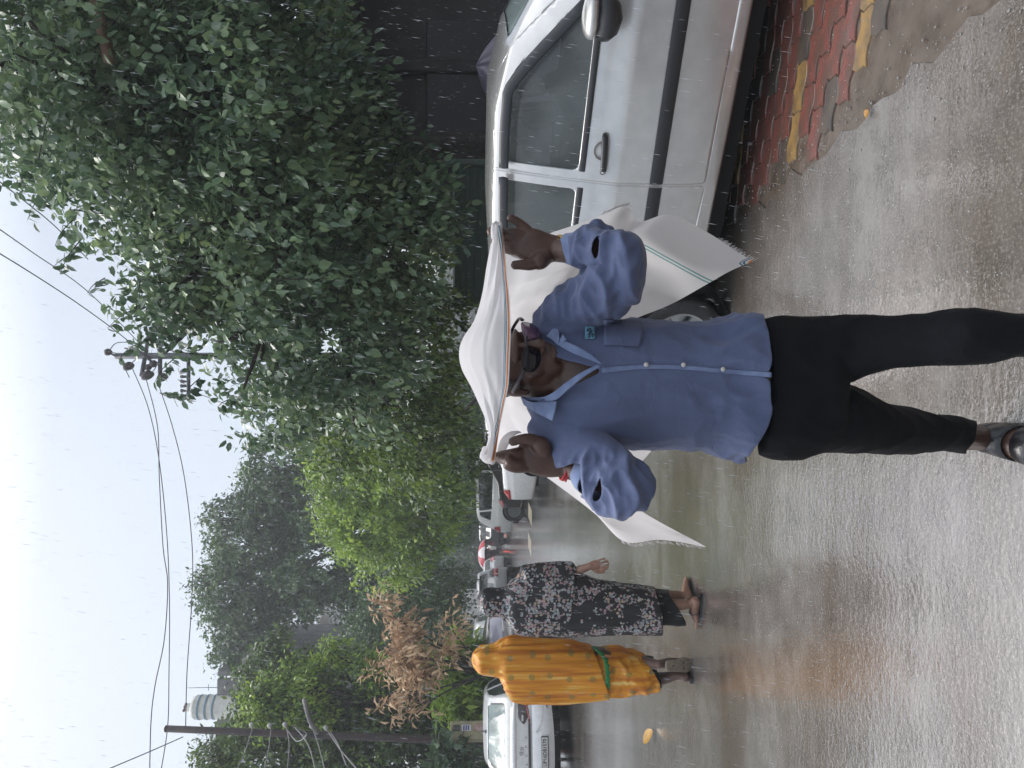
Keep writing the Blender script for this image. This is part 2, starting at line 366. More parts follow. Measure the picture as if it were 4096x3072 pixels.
G_NEAR = glass_mat('wet near glass', (.15, .17, .17), .48, .06); G_PALE = glass_mat('pale rear glass', (.30, .37, .37), .8, .07, False); G_DARK = glass_mat('dark far glass', (.02, .03, .028), .82, .06, False)
def paint(name, c, metal=0., rough=.28):
    return mat(name, c, rough, metal=metal, coat=.8, spec=.5, noise_s=14, noise_a=.05, bump=.03, bump_s=160)
def interp(tab, x):
    return float(np.interp(x, [t[0] for t in tab], [t[1] for t in tab]))
def build_body(sp, nx=90, q=5):
    L, Wd = sp['L'], sp['W']; xs = np.linspace(-L / 2, L / 2, nx); rings = []
    for x in xs:
        u = abs(x) / (L / 2); hw = Wd / 2 * (1 - sp.get('taper', .10) * max(0, (u - .55) / .45) ** 2.2)
        zt = interp(sp['top'], x); zb = interp(sp['belt'], x); z0 = interp(sp['bot'], x); zb = min(zb, zt - .035); g = max(0, min(1, (zt - zb) / .42))
        yr = hw * (.90 - .17 * g); zm = .30
        pr = [(hw * .86, z0), (hw * .955, z0 + .03), (hw * .985, z0 + .14), (hw * 1.0, z0 + (zb - z0) * .45), (hw * .993, z0 + (zb - z0) * .70), (hw * .985, z0 + (zb - z0) * .79), (hw * .955, z0 + (zb - z0) * .90), (hw * .93, zb)]
        tt = zt - zb
        if g > .12: pr += [(hw * .93 + (yr - hw * .93) * .5, zb + tt * .46), (yr, zb + tt * .84), (yr * .93, zb + tt * .93), (yr * .7, zb + tt * .975), (yr * .35, zb + tt * .995), (0, zt)]
        else: pr += [(hw * .90, zb + tt * .3), (hw * .84, zb + tt * .6), (hw * .74, zb + tt * .8), (hw * .55, zb + tt * .93), (hw * .3, zb + tt * .985), (0, zt)]
        c = catmull([(a, b) for a, b in pr], q); c[:, 0] = np.maximum(c[:, 0], 0); c[-1, 0] = 0
        rings.append([(x, a, b) for a, b in c])
    bm = bmesh.new(); VR = []
    k = len(rings[0])
    for r in rings:
        left = [bm.verts.new(p) for p in r]; right = [bm.verts.new((p[0], -p[1], p[2])) for p in r[:-1]]; VR.append(left + right[::-1])
    n = len(VR[0])
    for i in range(len(VR) - 1):
        for j in range(n - 1): bm.faces.new((VR[i][j], VR[i + 1][j], VR[i + 1][j + 1], VR[i][j + 1]))
    for end, sgn in ((0, -1), (-1, 1)):           # gently bulged end faces
        ring = VR[end]; prev = ring; cx = sum(v.co.x for v in ring) / n; zc = sum(v.co.z for v in ring) / n; zc = (max(v.co.z for v in ring) + min(v.co.z for v in ring)) / 2
        for s_, dx in ((.985, .018), (.93, .045), (.8, .072), (.6, .09), (.35, .10)):
            nr = [bm.verts.new((cx + sgn * dx, v.co.y * s_, zc + (v.co.z - zc) * s_)) for v in ring]
            for j in range(n - 1):
                f = (prev[j], prev[j + 1], nr[j + 1], nr[j]) if sgn < 0 else (prev[j + 1], prev[j], nr[j], nr[j + 1])
                bm.faces.new(f)
            f = (prev[n - 1], prev[0], nr[0], nr[n - 1]); bm.faces.new(f if sgn < 0 else f[::-1]); prev = nr
        c = bm.verts.new((cx + sgn * .105, 0, zc))
        for j in range(n): bm.faces.new((prev[j], prev[(j + 1) % n], c) if sgn < 0 else (prev[(j + 1) % n], prev[j], c))
    bmesh.ops.recalc_face_normals(bm, faces=bm.faces[:])
    return bm
def cut(bm, poly, ax=(0, 2), flt=lambda f: True):
    """knife a convex polygon (in the two axes ax) through the faces passing flt; returns faces inside"""
    a0, a1 = ax; px = [p[0] for p in poly]; pz = [p[1] for p in poly]; e = .002
    area = sum(poly[i][0] * poly[(i + 1) % len(poly)][1] - poly[(i + 1) % len(poly)][0] * poly[i][1] for i in range(len(poly)))
    if area < 0: poly = poly[::-1]
    def near(f):
        if not flt(f): return False
        xs = [v.co[a0] for v in f.verts]; zs = [v.co[a1] for v in f.verts]
        return max(xs) > min(px) - e and min(xs) < max(px) + e and max(zs) > min(pz) - e and min(zs) < max(pz) + e
    for i in range(len(poly)):
        p, q = poly[i], poly[(i + 1) % len(poly)]; no = [0, 0, 0]; no[a0] = q[1] - p[1]; no[a1] = -(q[0] - p[0]); co = [0, 0, 0]; co[a0], co[a1] = p
        fs = [f for f in bm.faces if near(f)]
        if not fs: return []
        geo = list({v for f in fs for v in f.verts}) + list({x for f in fs for x in f.edges}) + fs
        bmesh.ops.bisect_plane(bm, geom=geo, dist=1e-5, plane_co=co, plane_no=no)
    ins = []
    for f in bm.faces:
        if not flt(f): continue
        c = f.calc_center_median(); ok = True
        for i in range(len(poly)):
            p, q = poly[i], poly[(i + 1) % len(poly)]
            if (q[0] - p[0]) * (c[a1] - p[1]) - (q[1] - p[1]) * (c[a0] - p[0]) < -1e-7: ok = False; break
        if ok: ins.append(f)
    return ins
def extract(bm, faces, name, m, parent, gap=0., off=0., rim=0., keep_rim=None, smooth=True, thick=0):
    """take the faces out of the body as a part of their own"""
    fs = set(faces); b2 = bmesh.new(); vm = {}
    for f in faces:
        for v in f.verts:
            if v not in vm: vm[v] = b2.verts.new(v.co)
    for f in faces: 
        try: b2.faces.new([vm[v] for v in f.verts])
        except ValueError: pass
    bmesh.ops.delete(bm, geom=list(faces), context='FACES')
    b2.normal_update()
    if gap:
        r = bmesh.ops.inset_region(b2, faces=b2.faces[:], thickness=gap, depth=0, use_even_offset=True)
        bmesh.ops.delete(b2, geom=r['faces'], context='FACES')
    if off:
        b2.normal_update()
        for v in b2.verts: v.co += v.normal * off
    if rim or thick:
        e = [x for x in b2.edges if x.is_boundary]; r = bmesh.ops.extrude_edge_only(b2, edges=e); b2.normal_update()
        for v in [g for g in r['geom'] if isinstance(g, bmesh.types.BMVert)]:
            nn = Vector((0, 0, 0))
            for x in v.link_edges:
                o = x.other_vert(v)
                if o.link_faces: nn = sum((f.normal for f in o.link_faces), Vector()) 
            d = Vector((0, -math.copysign(1, v.co.y), 0)) if rim == 1 else Vector((0, -math.copysign(1, v.co.y), 0))
            v.co += d * (thick or .02)
    me = bpy.data.meshes.new(name); b2.to_mesh(me); b2.free(); me.materials.append(m)
    if smooth: me.polygons.foreach_set('use_smooth', [True] * len(me.polygons))
    return link(bpy.data.objects.new(name, me), parent)
def round_poly(pts, r=.03, k=3):
    out = []; n = len(pts)
    for i in range(n):
        p0, p1, p2 = Vector(pts[i - 1]), Vector(pts[i]), Vector(pts[(i + 1) % n]); rr = r if not isinstance(r, (list, tuple)) else r[i]
        a = p1 + (p0 - p1).normalized() * min(rr, (p0 - p1).length * .45); b = p1 + (p2 - p1).normalized() * min(rr, (p2 - p1).length * .45)
        for j in range(k + 1):
            t = j / k; out.append(tuple((a * (1 - t) ** 2 + p1 * 2 * t * (1 - t) + b * t * t)))
    return out
def wheel(parent, x, y, r, wd, rimr, spokes=5, side=1, near=False, name='wheel', dark=False):
    o = mesh(name, *lathe([(rimr * 1.0, -wd * .42), (rimr * 1.06, -wd * .5), (r * .93, -wd * .5), (r * .985, -wd * .40), (r, -wd * .2), (r, wd * .2), (r * .985, wd * .40), (r * .93, wd * .5), (rimr * 1.06, wd * .5), (rimr, wd * .42), (rimr * .97, 0)], 40), M_TYRE, parent)
    o.location = (x, y, r); s = side
    v, f = lathe([(rimr, s * wd * .44), (rimr * .93, s * wd * .42), (rimr * .9, s * wd * .15), (.02, s * wd * .12)], 40)
    parts = [(v, f)]; hub = lathe([(rimr * .24, s * wd * .15), (rimr * .22, s * wd * .40), (rimr * .1, s * wd * .43), (.001, s * wd * .43)], 20); parts.append(hub)
    for i in range(spokes):
        a = 2 * math.pi * i / spokes + .3; c, sn = math.cos(a), math.sin(a); w1, w2 = rimr * .10 * 5 / spokes + .006, rimr * .15 * 5 / spokes + .006
        pts = []
        for rr, ww in ((rimr * .15, w1), (rimr * .94, w2)):
            for sg in (-1, 1):
                for h in (s * wd * .28, s * wd * .41): pts.append((c * rr - sn * ww * sg, h, sn * rr + c * ww * sg))
        parts.append((np.array(pts), [(0, 1, 3, 2), (4, 6, 7, 5), (0, 4, 5, 1), (2, 3, 7, 6), (1, 5, 7, 3), (0, 2, 6, 4)]))
    v, f = join(parts); mesh('rim', v, f, M_RIM if not dark else M_RIMD, o, smooth=False)
    return o
def car(sp):
    root = thing(sp['name'], sp['loc'], sp['label'], sp['cat'], rz=sp['rz'], group=sp.get('group'))
    pm = sp['paint']; bm = build_body(sp, sp.get('nx', 90), sp.get('q', 5)); L, Wd = sp['L'], sp['W']
    side = lambda f: abs(f.normal.y) > .35 and abs(f.calc_center_median().y) > Wd * .28
    r = sp['wr']; glass = sp.get('glass', G_DARK)
    for wx in sp['wx']:
        poly = [(wx + (r + .055) * math.cos(a), r + (r + .055) * math.sin(a)) for a in np.linspace(0, 2 * math.pi, 28, endpoint=False)]
        fs = cut(bm, poly, (0, 2), lambda f: abs(f.calc_center_median().y) > Wd * .3 and f.calc_center_median().z < r * 2 + .12)
        bmesh.ops.delete(bm, geom=fs, context='FACES')
    for w in sp['windows']:
        fs = cut(bm, round_poly(w, sp.get('wround', .04)), (0, 2), side)
        for sg in (1, -1):
            g = [f for f in fs if f.is_valid and f.calc_center_median().y * sg > 0]
            if g: extract(bm, g, 'side_window', glass, root, off=-.012)
    for (ax0, poly, nm, gm) in sp.get('screens', []):
        fs = cut(bm, round_poly(poly, .05), (1, 2), lambda f: ax0[0] < f.calc_center_median().x < ax0[1] and f.calc_center_median().z > ax0[2])
        if fs: extract(bm, fs, nm, gm, root, off=-.008)
    for nm, poly, rng, lm in sp.get('lamps', []):
        fs = cut(bm, poly, (1, 2), lambda f: rng[0] < f.calc_center_median().x < rng[1])
        if fs: extract(bm, fs, nm, lm, root, off=.008)
    for nm, poly in sp.get('side_lamps', []):
        fs = cut(bm, poly, (0, 2), lambda f: abs(f.calc_center_median().y) > Wd * .25)
        for sg in (1, -1):
            g = [f for f in fs if f.is_valid and f.calc_center_median().y * sg > 0]
            if g: extract(bm, g, nm, M_RED if nm == 'tail_lamp' else M_CLEAR, root, off=.008)
    for poly in sp.get('doors', []):
        fs = cut(bm, round_poly(poly, .03), (0, 2), lambda f: abs(f.calc_center_median().y) > Wd * .28)
        for sg in (1, -1):
            g = [f for f in fs if f.is_valid and f.calc_center_median().y * sg > 0]
            if g: extract(bm, g, 'door', pm, root, gap=sp.get('gap', .005), thick=.03)
    # lip behind every opening, so that edges have depth
    e = [x for x in bm.edges if x.is_boundary and abs(sum(v.co.y for v in x.verts)) > .5]
    old_ = set(bm.faces); rr = bmesh.ops.extrude_edge_only(bm, edges=e)
    for f_ in bm.faces:
        if f_ not in old_: f_.material_index = 1
    for v in [g for g in rr['geom'] if isinstance(g, bmesh.types.BMVert)]: v.co.y -= math.copysign(.03, v.co.y)
    me = bpy.data.meshes.new('body'); bm.to_mesh(me); bm.free(); me.materials.append(pm); me.materials.append(M_DARKPL); me.polygons.foreach_set('use_smooth', [True] * len(me.polygons))
    b = link(bpy.data.objects.new('body', me), root)
    # underbody, wheel wells, cabin
    zb = sp['bot'][len(sp['bot']) // 2][1]
    parts = [box((0, 0, .27), (L * .90, Wd * .52, .20)), box((0, 0, .25), (abs(sp['wx'][0] - sp['wx'][1]) - 2 * r - .16, Wd * .80, .28))]  # second box is hung low to block light and blacken under the car
    mesh('underbody_shade_block', *join(parts), M_UNDER, root, smooth=False)
    belt = interp(sp['belt'], 0)
    mesh('cabin_floor', *box((sp.get('cabx', -.1), 0, belt - .42), (sp.get('cabl', L * .5), Wd * .80, .05)), M_INT, root, smooth=False)
    for sx_ in sp.get('seats', []):
        for sy in (-.36, .36):
            p = [tube([(sx_, sy, belt - .40), (sx_ - .05, sy, belt - .1), (sx_ - .13, sy, belt + .14)], [(.22, .06), (.22, .06), (.17, .05)], n=16, up=(1, 0, 0)),
                 tube([(sx_ - .12, sy, belt + .12), (sx_ - .15, sy, belt + .19), (sx_ - .17, sy, belt + .31)], [(.07, .035), (.13, .045), (.10, .04)], n=16, up=(1, 0, 0)), box((sx_ + .2, sy, belt - .36), (.5, .46, .12))]
            mesh('seat', *join(p), M_SEAT, root)
    for wx in sp['wx']:
        for sg in (1, -1):
            wheel(root, wx, sg * (Wd / 2 - .115), r, .19, r * .66, sp.get('spokes', 5), sg, dark=sp.get('dark_rim', False))
            v, f = lathe([(r + .052, 0), (r + .052, -sg * .22), (.02, -sg * .22)], 28); mesh('wheel_well', v + np.array((wx, sg * (Wd / 2 - .03), r)), f, M_RIMD, root)
    for (x, z) in sp.get('handles', []):
        for sg in (1, -1):
            y = sg * (Wd / 2 * .985 + .012); mesh('door_handle', *tube([(x - .1, y - sg * .015, z), (x - .06, y + sg * .02, z), (x + .06, y + sg * .02, z), (x + .1, y - sg * .015, z)], .014, n=10, flat=1.3), sp.get('handle_mat', pm), root)
    for (x, z) in sp.get('mirrors', []):
        for sg in (1, -1):
            y = sg * (Wd / 2 + .06); mesh('wing_mirror', *join([ell((x, y, z), (.07, .11, .075), n=20), box((x + .02, sg * (Wd / 2 - .04), z - .05), (.05, .14, .03))]), sp.get('mirror_mat', pm), root)
    return root
# near silver hatchback, nose out of the picture to the right
DW, DR, DB = .0, .0, .0
silver = paint('silver paint', (.56, .555, .545), metal=.6, rough=.27)
hd = Vector((.82, -.57, 0)).normalized(); rzs = math.atan2(hd.y, hd.x)
W0 = 1.68
right = Vector((hd.y, -hd.x, 0))            # local -Y
rear_axle = Vector((.40, 4.31, 0)) - right * (W0 / 2)
RX = -1.31
cs = Vector((1.806, 4.355, 0))
sp = dict(name='parked_hatchback', loc=(cs.x, cs.y, 0), rz=rzs, L=3.80, W=W0, paint=silver, cat='car',
    label='silver hatchback filling the right side, black door moulding and dark rain visors', taper=.12, nx=120, q=6,
    top=[(-1.9, .92), (-1.84, 1.0), (-1.72, 1.30), (-1.60, 1.40), (-1.2, 1.455), (-.6, 1.485), (0, 1.475), (.12, 1.445), (.30, 1.40), (.92, 1.07), (1.15, 1.0), (1.6, .90), (1.8, .78), (1.9, .60)],
    belt=[(-1.9, .92), (-1.2, .99), (0, .945), (.9, .90), (1.3, .88), (1.9, .55)], bot=[(-1.9, .30), (-1.5, .22), (0, .20), (1.5, .20), (1.9, .26)],
    wr=.285, wx=(RX, 1.24), glass=G_NEAR, wround=.035,
    windows=[[(-.27, .985), (.60, .95), (.21, 1.33), (.10, 1.37), (-.27, 1.40)], [(-1.02, 1.02), (-.37, .99), (-.37, 1.402), (-.98, 1.385)], [(-1.42, 1.06), (-1.12, 1.04), (-1.10, 1.36), (-1.28, 1.33)]],
    screens=[((.2, 1.2, .9), [(-.62, 1.03), (.62, 1.03), (.50, 1.37), (-.50, 1.37)], 'windscreen', G_PALE), ((-1.95, -1.5, 1.0), [(-.55, 1.03), (.55, 1.03), (.46, 1.34), (-.46, 1.34)], 'rear_window', G_NEAR)],
    side_lamps=[('tail_lamp', [(-1.93, .75), (-1.72, .80), (-1.66, 1.15), (-1.80, 1.18)]), ('headlight', [(1.45, .68), (1.90, .62), (1.90, .80), (1.5, .84)])],
    doors=[[(-.315, .30), (.95, .29), (1.0, .60), (.76, .93), (.32, 1.35), (.16, 1.42), (-.315, 1.445)], [(-1.0, .34), (-.325, .30), (-.325, 1.445), (-1.06, 1.425), (-1.16, .95), (-1.06, .60)]],
    seats=(.05, -.80), cabx=-.2, cabl=2.1, spokes=8)
hatch = car(sp)
def ysurf(x, z, o=0.0):
    return -(W0 / 2 * float(np.interp(z, [.2, .3, .52, .7, .77, .88, .95], [.86, .97, 1.0, .993, .985, .955, .93])) + o)
def side_strip(name, x0, x1, zb, zt, m, parent, out=.02, n=24, zz=6, only=None):
    """raised strip on the visible flank between two height curves"""
    vs = []; fs = []
    for i in range(n + 1):
        x = x0 + (x1 - x0) * i / n; b, t = zb(x), zt(x)
        for k in range(zz + 1):
            s = k / zz; z = b + (t - b) * s; y = ysurf(x, z) if z < .95 else -(W0 / 2 * (.93 - .17 * min(1, (z - .95) / .46) * 1.08)); 
            if not only: y = y
            vs.append((x, y - out * math.sin(math.pi * min(1, max(0, .06 + s * .88))) ** .4, z))
    for i in range(n):
        for k in range(zz): a = i * (zz + 1) + k; fs.append((a, a + 1, a + zz + 2, a + zz + 1))
    return mesh(name, vs, fs, m, parent)
mo = [side_strip('door_moulding', x0, x1, lambda x: .535 - .012 * x, lambda x: .605 - .012 * x, M_DARKPL, hatch, .017) for x0, x1 in ((-.31, .93), (-1.0, -.33))]
fv, ff = text_mesh('VISTA', .048, .0012, shear=.25, bold=.001)
mesh('lettering', *place((fv, ff), (.64, ysurf(.64, .56) - .019, .566), (1, 0, 0), (0, .05, 1), (0, -1, 0)), mat('grey lettering', (.42, .42, .45), .3), mo[0], smooth=False)
mo2 = [mesh('rain_visor', *tube([(x0, y0, z0), (x1, y1, z1), (x2, y2, z2), (x3, y3, z3)], [(.010, .028)] * 4, n=12, up=(0, .35, 1)), M_VISOR, hatch) for (x0, y0, z0, x1, y1, z1, x2, y2, z2, x3, y3, z3) in (
    (-.29, -.672, 1.385, .02, -.676, 1.375, .18, -.692, 1.325, .56, -.770, .985), (-1.02, -.672, 1.368, -.8, -.672, 1.376, -.6, -.672, 1.382, -.345, -.672, 1.385))]
# recessed grip with a black pull handle
for hx, hz in ((-.15, .865), (-.93, .875)):
    mesh('handle_cup', *place(lathe([(.052, 0), (.049, -.004), (.03, -.001), (.001, .004)], 28, 'z'), (hx, ysurf(hx, hz) - .003, hz), (1, 0, 0), (0, .05, 1), (0, -1, 0)), silver, hatch)
    y = ysurf(hx, hz) - .018
    mesh('door_handle', *tube([(hx - .115, y + .012, hz - .004), (hx - .09, y - .008, hz - .003), (hx, y - .014, hz), (hx + .07, y - .008, hz + .003), (hx + .085, y + .012, hz + .003)], [.012, .013, .014, .013, .010], n=12, flat=1.25), M_DARKPL, hatch)
    mesh('key_lock', *ell((hx - .105, y - .013, hz - .004), (.009, .004, .009), n=12), M_CHROME, hatch)
mesh('wing_mirror', *tube([(.42, -.90, 1.0), (.47, -.94, 1.005), (.54, -.94, 1.005), (.60, -.89, 1.0)], [(.02, .02), (.090, .040), (.090, .038), (.03, .02)], n=20, up=(0, 0, 1)), silver, hatch)
mesh('mirror_base', *join([tube([(.48, -.76, .96), (.49, -.84, .95), (.50, -.92, .955)], [.03, .035, .05], n=14), tube([(.42, -.88, .95), (.50, -.94, .935), (.59, -.88, .95)], [(.04, .03), (.115, .075), (.04, .03)], n=16)]), M_DARKPL, hatch)
side_strip('belt_seal', -.27, .60, lambda x: .952 - .036 * (x + .26), lambda x: .983 - .036 * (x + .26), M_DARKPL, hatch, .008)
side_strip('belt_seal', -1.02, -.36, lambda x: .98 - .04 * (x + 1.02), lambda x: 1.012 - .04 * (x + 1.02), M_DARKPL, hatch, .008)
side_strip('sill', -.93, .93, lambda x: .205, lambda x: .262, silver, hatch, .012)
mesh('roof_antenna', *tube([(-1.35, -.2, 1.43), (-1.38, -.2, 1.475), (-1.42, -.2, 1.49), (-1.62, -.2, 1.60), (-1.80, -.2, 1.66)], [.026, .018, .006, .004, .003], n=8), M_DARKPL, hatch)

# white sedan seen from behind on the left
white = paint('white paint', (.74, .75, .76), rough=.25)
hs = Vector((-math.sin(R(11.5)), math.cos(R(11.5)), 0)); W1 = 1.68; rc = Vector((-6.12, 12.1, 0)); cS = rc + hs * 2.0
sp = dict(name='parked_sedan', loc=(cS.x, cS.y, 0), rz=math.atan2(hs.y, hs.x), L=3.9, W=W1, paint=white, cat='car', label='white sedan seen from behind at the far left, beside the woman in orange', taper=.13,
    top=[(-1.95, .98), (-1.90, 1.03), (-1.55, 1.06), (-1.45, 1.10), (-.85, 1.42), (-.5, 1.49), (.1, 1.50), (.6, 1.42), (1.2, 1.03), (1.7, .92), (1.95, .70)],
    belt=[(-1.95, .93), (-1.4, 1.0), (0, .95), (1.0, .90), (1.95, .6)], bot=[(-1.95, .34), (-1.5, .24), (0, .20), (1.5, .2), (1.95, .26)], wr=.29, wx=(-1.22, 1.23), glass=glass_mat('green sun shade glass', (.015, .03, .028), .9, .3, False), wround=.03,
    windows=[[(-.22, 1.0), (.75, .96), (.45, 1.33), (.3, 1.38), (-.22, 1.42)], [(-1.25, 1.06), (-.30, 1.0), (-.30, 1.42), (-.7, 1.38), (-.95, 1.28)]],
    screens=[((-1.5, -.7, 1.08), [(-.62, 1.11), (.62, 1.11), (.50, 1.40), (-.50, 1.40)], 'rear_window', G_PALE), ((.5, 1.3, .9), [(-.6, 1.04), (.6, 1.04), (.5, 1.38), (-.5, 1.38)], 'windscreen', G_DARK)],
    doors=[[(-.27, .30), (.95, .29), (1.0, .60), (.88, .93), (.52, 1.355), (.36, 1.42), (-.27, 1.45)], [(-.98, .34), (-.285, .30), (-.285, 1.45), (-.9, 1.40), (-1.24, 1.05), (-1.06, .60)]],
    seats=(.15, -.6), cabx=-.2, cabl=2.0, handles=[(-.12, .86), (-.85, .88)], mirrors=[(.66, 1.0)])
sedan = car(sp)
XB = -1.95 - .10
def rear_box(name, pts, m, x0=XB, th=.03, parent=None, sm=False):
    """prism from a yz outline on the tail"""
    n = len(pts); vs = [(x0 - th + .16 * (abs(y) / .84) ** 3, y, z) for y, z in pts] + [(x0 + .06 + .16 * (abs(y) / .84) ** 3, y, z) for y, z in pts]
    fs = [tuple(range(n)), tuple(range(2 * n - 1, n - 1, -1))] + [(i, (i + 1) % n, n + (i + 1) % n, n + i)[::-1] for i in range(n)]
    return mesh(name, vs, fs, m, parent or sedan, smooth=sm)
def tail_strip(name, ys, zlo, zhi, m, th, parent=None, nz_=4, x0=XB):
    vs = []; fs = []
    for y, a, b in zip(ys, zlo, zhi):
        xx = x0 + .17 * (abs(y) / .84) ** 3.2
        for k in range(nz_ + 1):
            s = k / nz_; vs.append((xx - th * math.sin(math.pi * min(1, max(0, .08 + .84 * s))) ** .5, y, a + (b - a) * s))
    for i in range(len(ys) - 1):
        for k in range(nz_): q = i * (nz_ + 1) + k; fs.append((q, q + 1, q + nz_ + 2, q + nz_ + 1))
    return mesh(name, vs, fs, m, parent or sedan)
ys = list(np.linspace(-.83, .83, 31))
tail_strip('boot_spoiler', ys, [.93 + 0 * y for y in ys], [1.02 - .05 * (abs(y) / .83) ** 3 for y in ys], white, .05)
tail_strip('boot_panel', ys, [.70] * 31, [.93] * 31, white, .012, nz_=3)
bump_ = tail_strip('rear_bumper', ys, [.30 + .05 * (abs(y) / .83) ** 2 for y in ys], [.67] * 31, white, .09, nz_=8)
yb = list(np.linspace(-.50, .50, 15)); tail_strip('tail_bar', yb, [.700] * 15, [.735] * 15, M_DARKPL, .045)
for sg in (-1, 1):
    yl = [sg * t for t in np.linspace(.42, .82, 9)]
    o = tail_strip('tail_lamp', yl, [.80, .765, .735, .715, .712, .72, .735, .77, .83], [.82, .875, .90, .905, .905, .905, .905, .90, .885], M_SMOKE, .045)
    tail_strip('red_strip', [sg * t for t in np.linspace(.44, .80, 9)], [.705, .71, .715, .725, .735, .745, .76, .80, .85], [.722, .727, .732, .742, .755, .768, .79, .83, .865], mat('red lamp strip', (.75, .12, .12), .25, coat=1), .052, o, 2)
    tail_strip('clear_lamp', [sg * t for t in np.linspace(.47, .56, 4)], [.79] * 4, [.865] * 4, M_CLEAR, .054, o, 2)
    tail_strip('reflector', [sg * t for t in np.linspace(.66, .80, 5)], [.40, .39, .385, .39, .41], [.42, .44, .45, .46, .47], M_SMOKE, .10, bump_, 2)
    tail_strip('bumper_crease_shade', [sg * t for t in np.linspace(.30, .80, 9)], [.60, .56, .52, .50, .49, .48, .48, .48, .48], [.615, .575, .535, .515, .50, .49, .49, .49, .49], mat('painted crease shadow', (.30, .30, .31), .4), .094, bump_, 2)  # grey strip paints the shadow line of the bumper crease
plate = mesh('number_plate', *box((XB - .100, .0, .465), (.012, .50, .115)), mat('plate frame', (.03, .03, .03), .4), sedan, smooth=False)
mesh('plate_face', *box((XB - .108, .0, .468), (.004, .465, .092)), mat('plate white', (.62, .62, .60), .35), plate, smooth=False)
mesh('plate_number', *place(text_mesh('UP16DB1570', .085, .0012, bold=.001), (XB - .1125, .0, .468), (0, -.90, 0), (0, 0, 1), (-1, 0, 0)), mat('plate black', (.02, .02, .02), .5), plate, smooth=False)
mesh('lettering', *join([place(text_mesh(c, .055, .001, bold=.002), (XB - .015, .21 - .14 * i, .775), (0, -1, 0), (0, 0, 1), (-1, 0, 0)) for i, c in enumerate('AURA')]), M_CHROME, sedan, smooth=False)
tor = lambda a, b, r_, n=24: tube([(0, a * math.cos(t), b * math.sin(t)) for t in np.linspace(0, 2 * math.pi, n)], r_, n=6, sub=1)
mesh('emblem', *join([(v + np.array((XB - .018, 0, .855)), f) for v, f in (tor(.062, .034, .005), tube([(0, .030, -.022), (0, .022, .024)], .005, n=6, sub=1), tube([(0, -.022, -.024), (0, -.030, .022)], .005, n=6, sub=1), tube([(0, .026, -.004), (0, -.026, .004)], .005, n=6, sub=1))]), M_CHROME, sedan)
mesh('shark_antenna', *tube([(-.80, 0, 1.43), (-.78, 0, 1.49), (-.84, 0, 1.53)], [(.03, .06), (.015, .04), (.004, .01)], n=10, up=(1, 0, 0)), mat('grey antenna', (.2, .2, .2), .4), sedan)

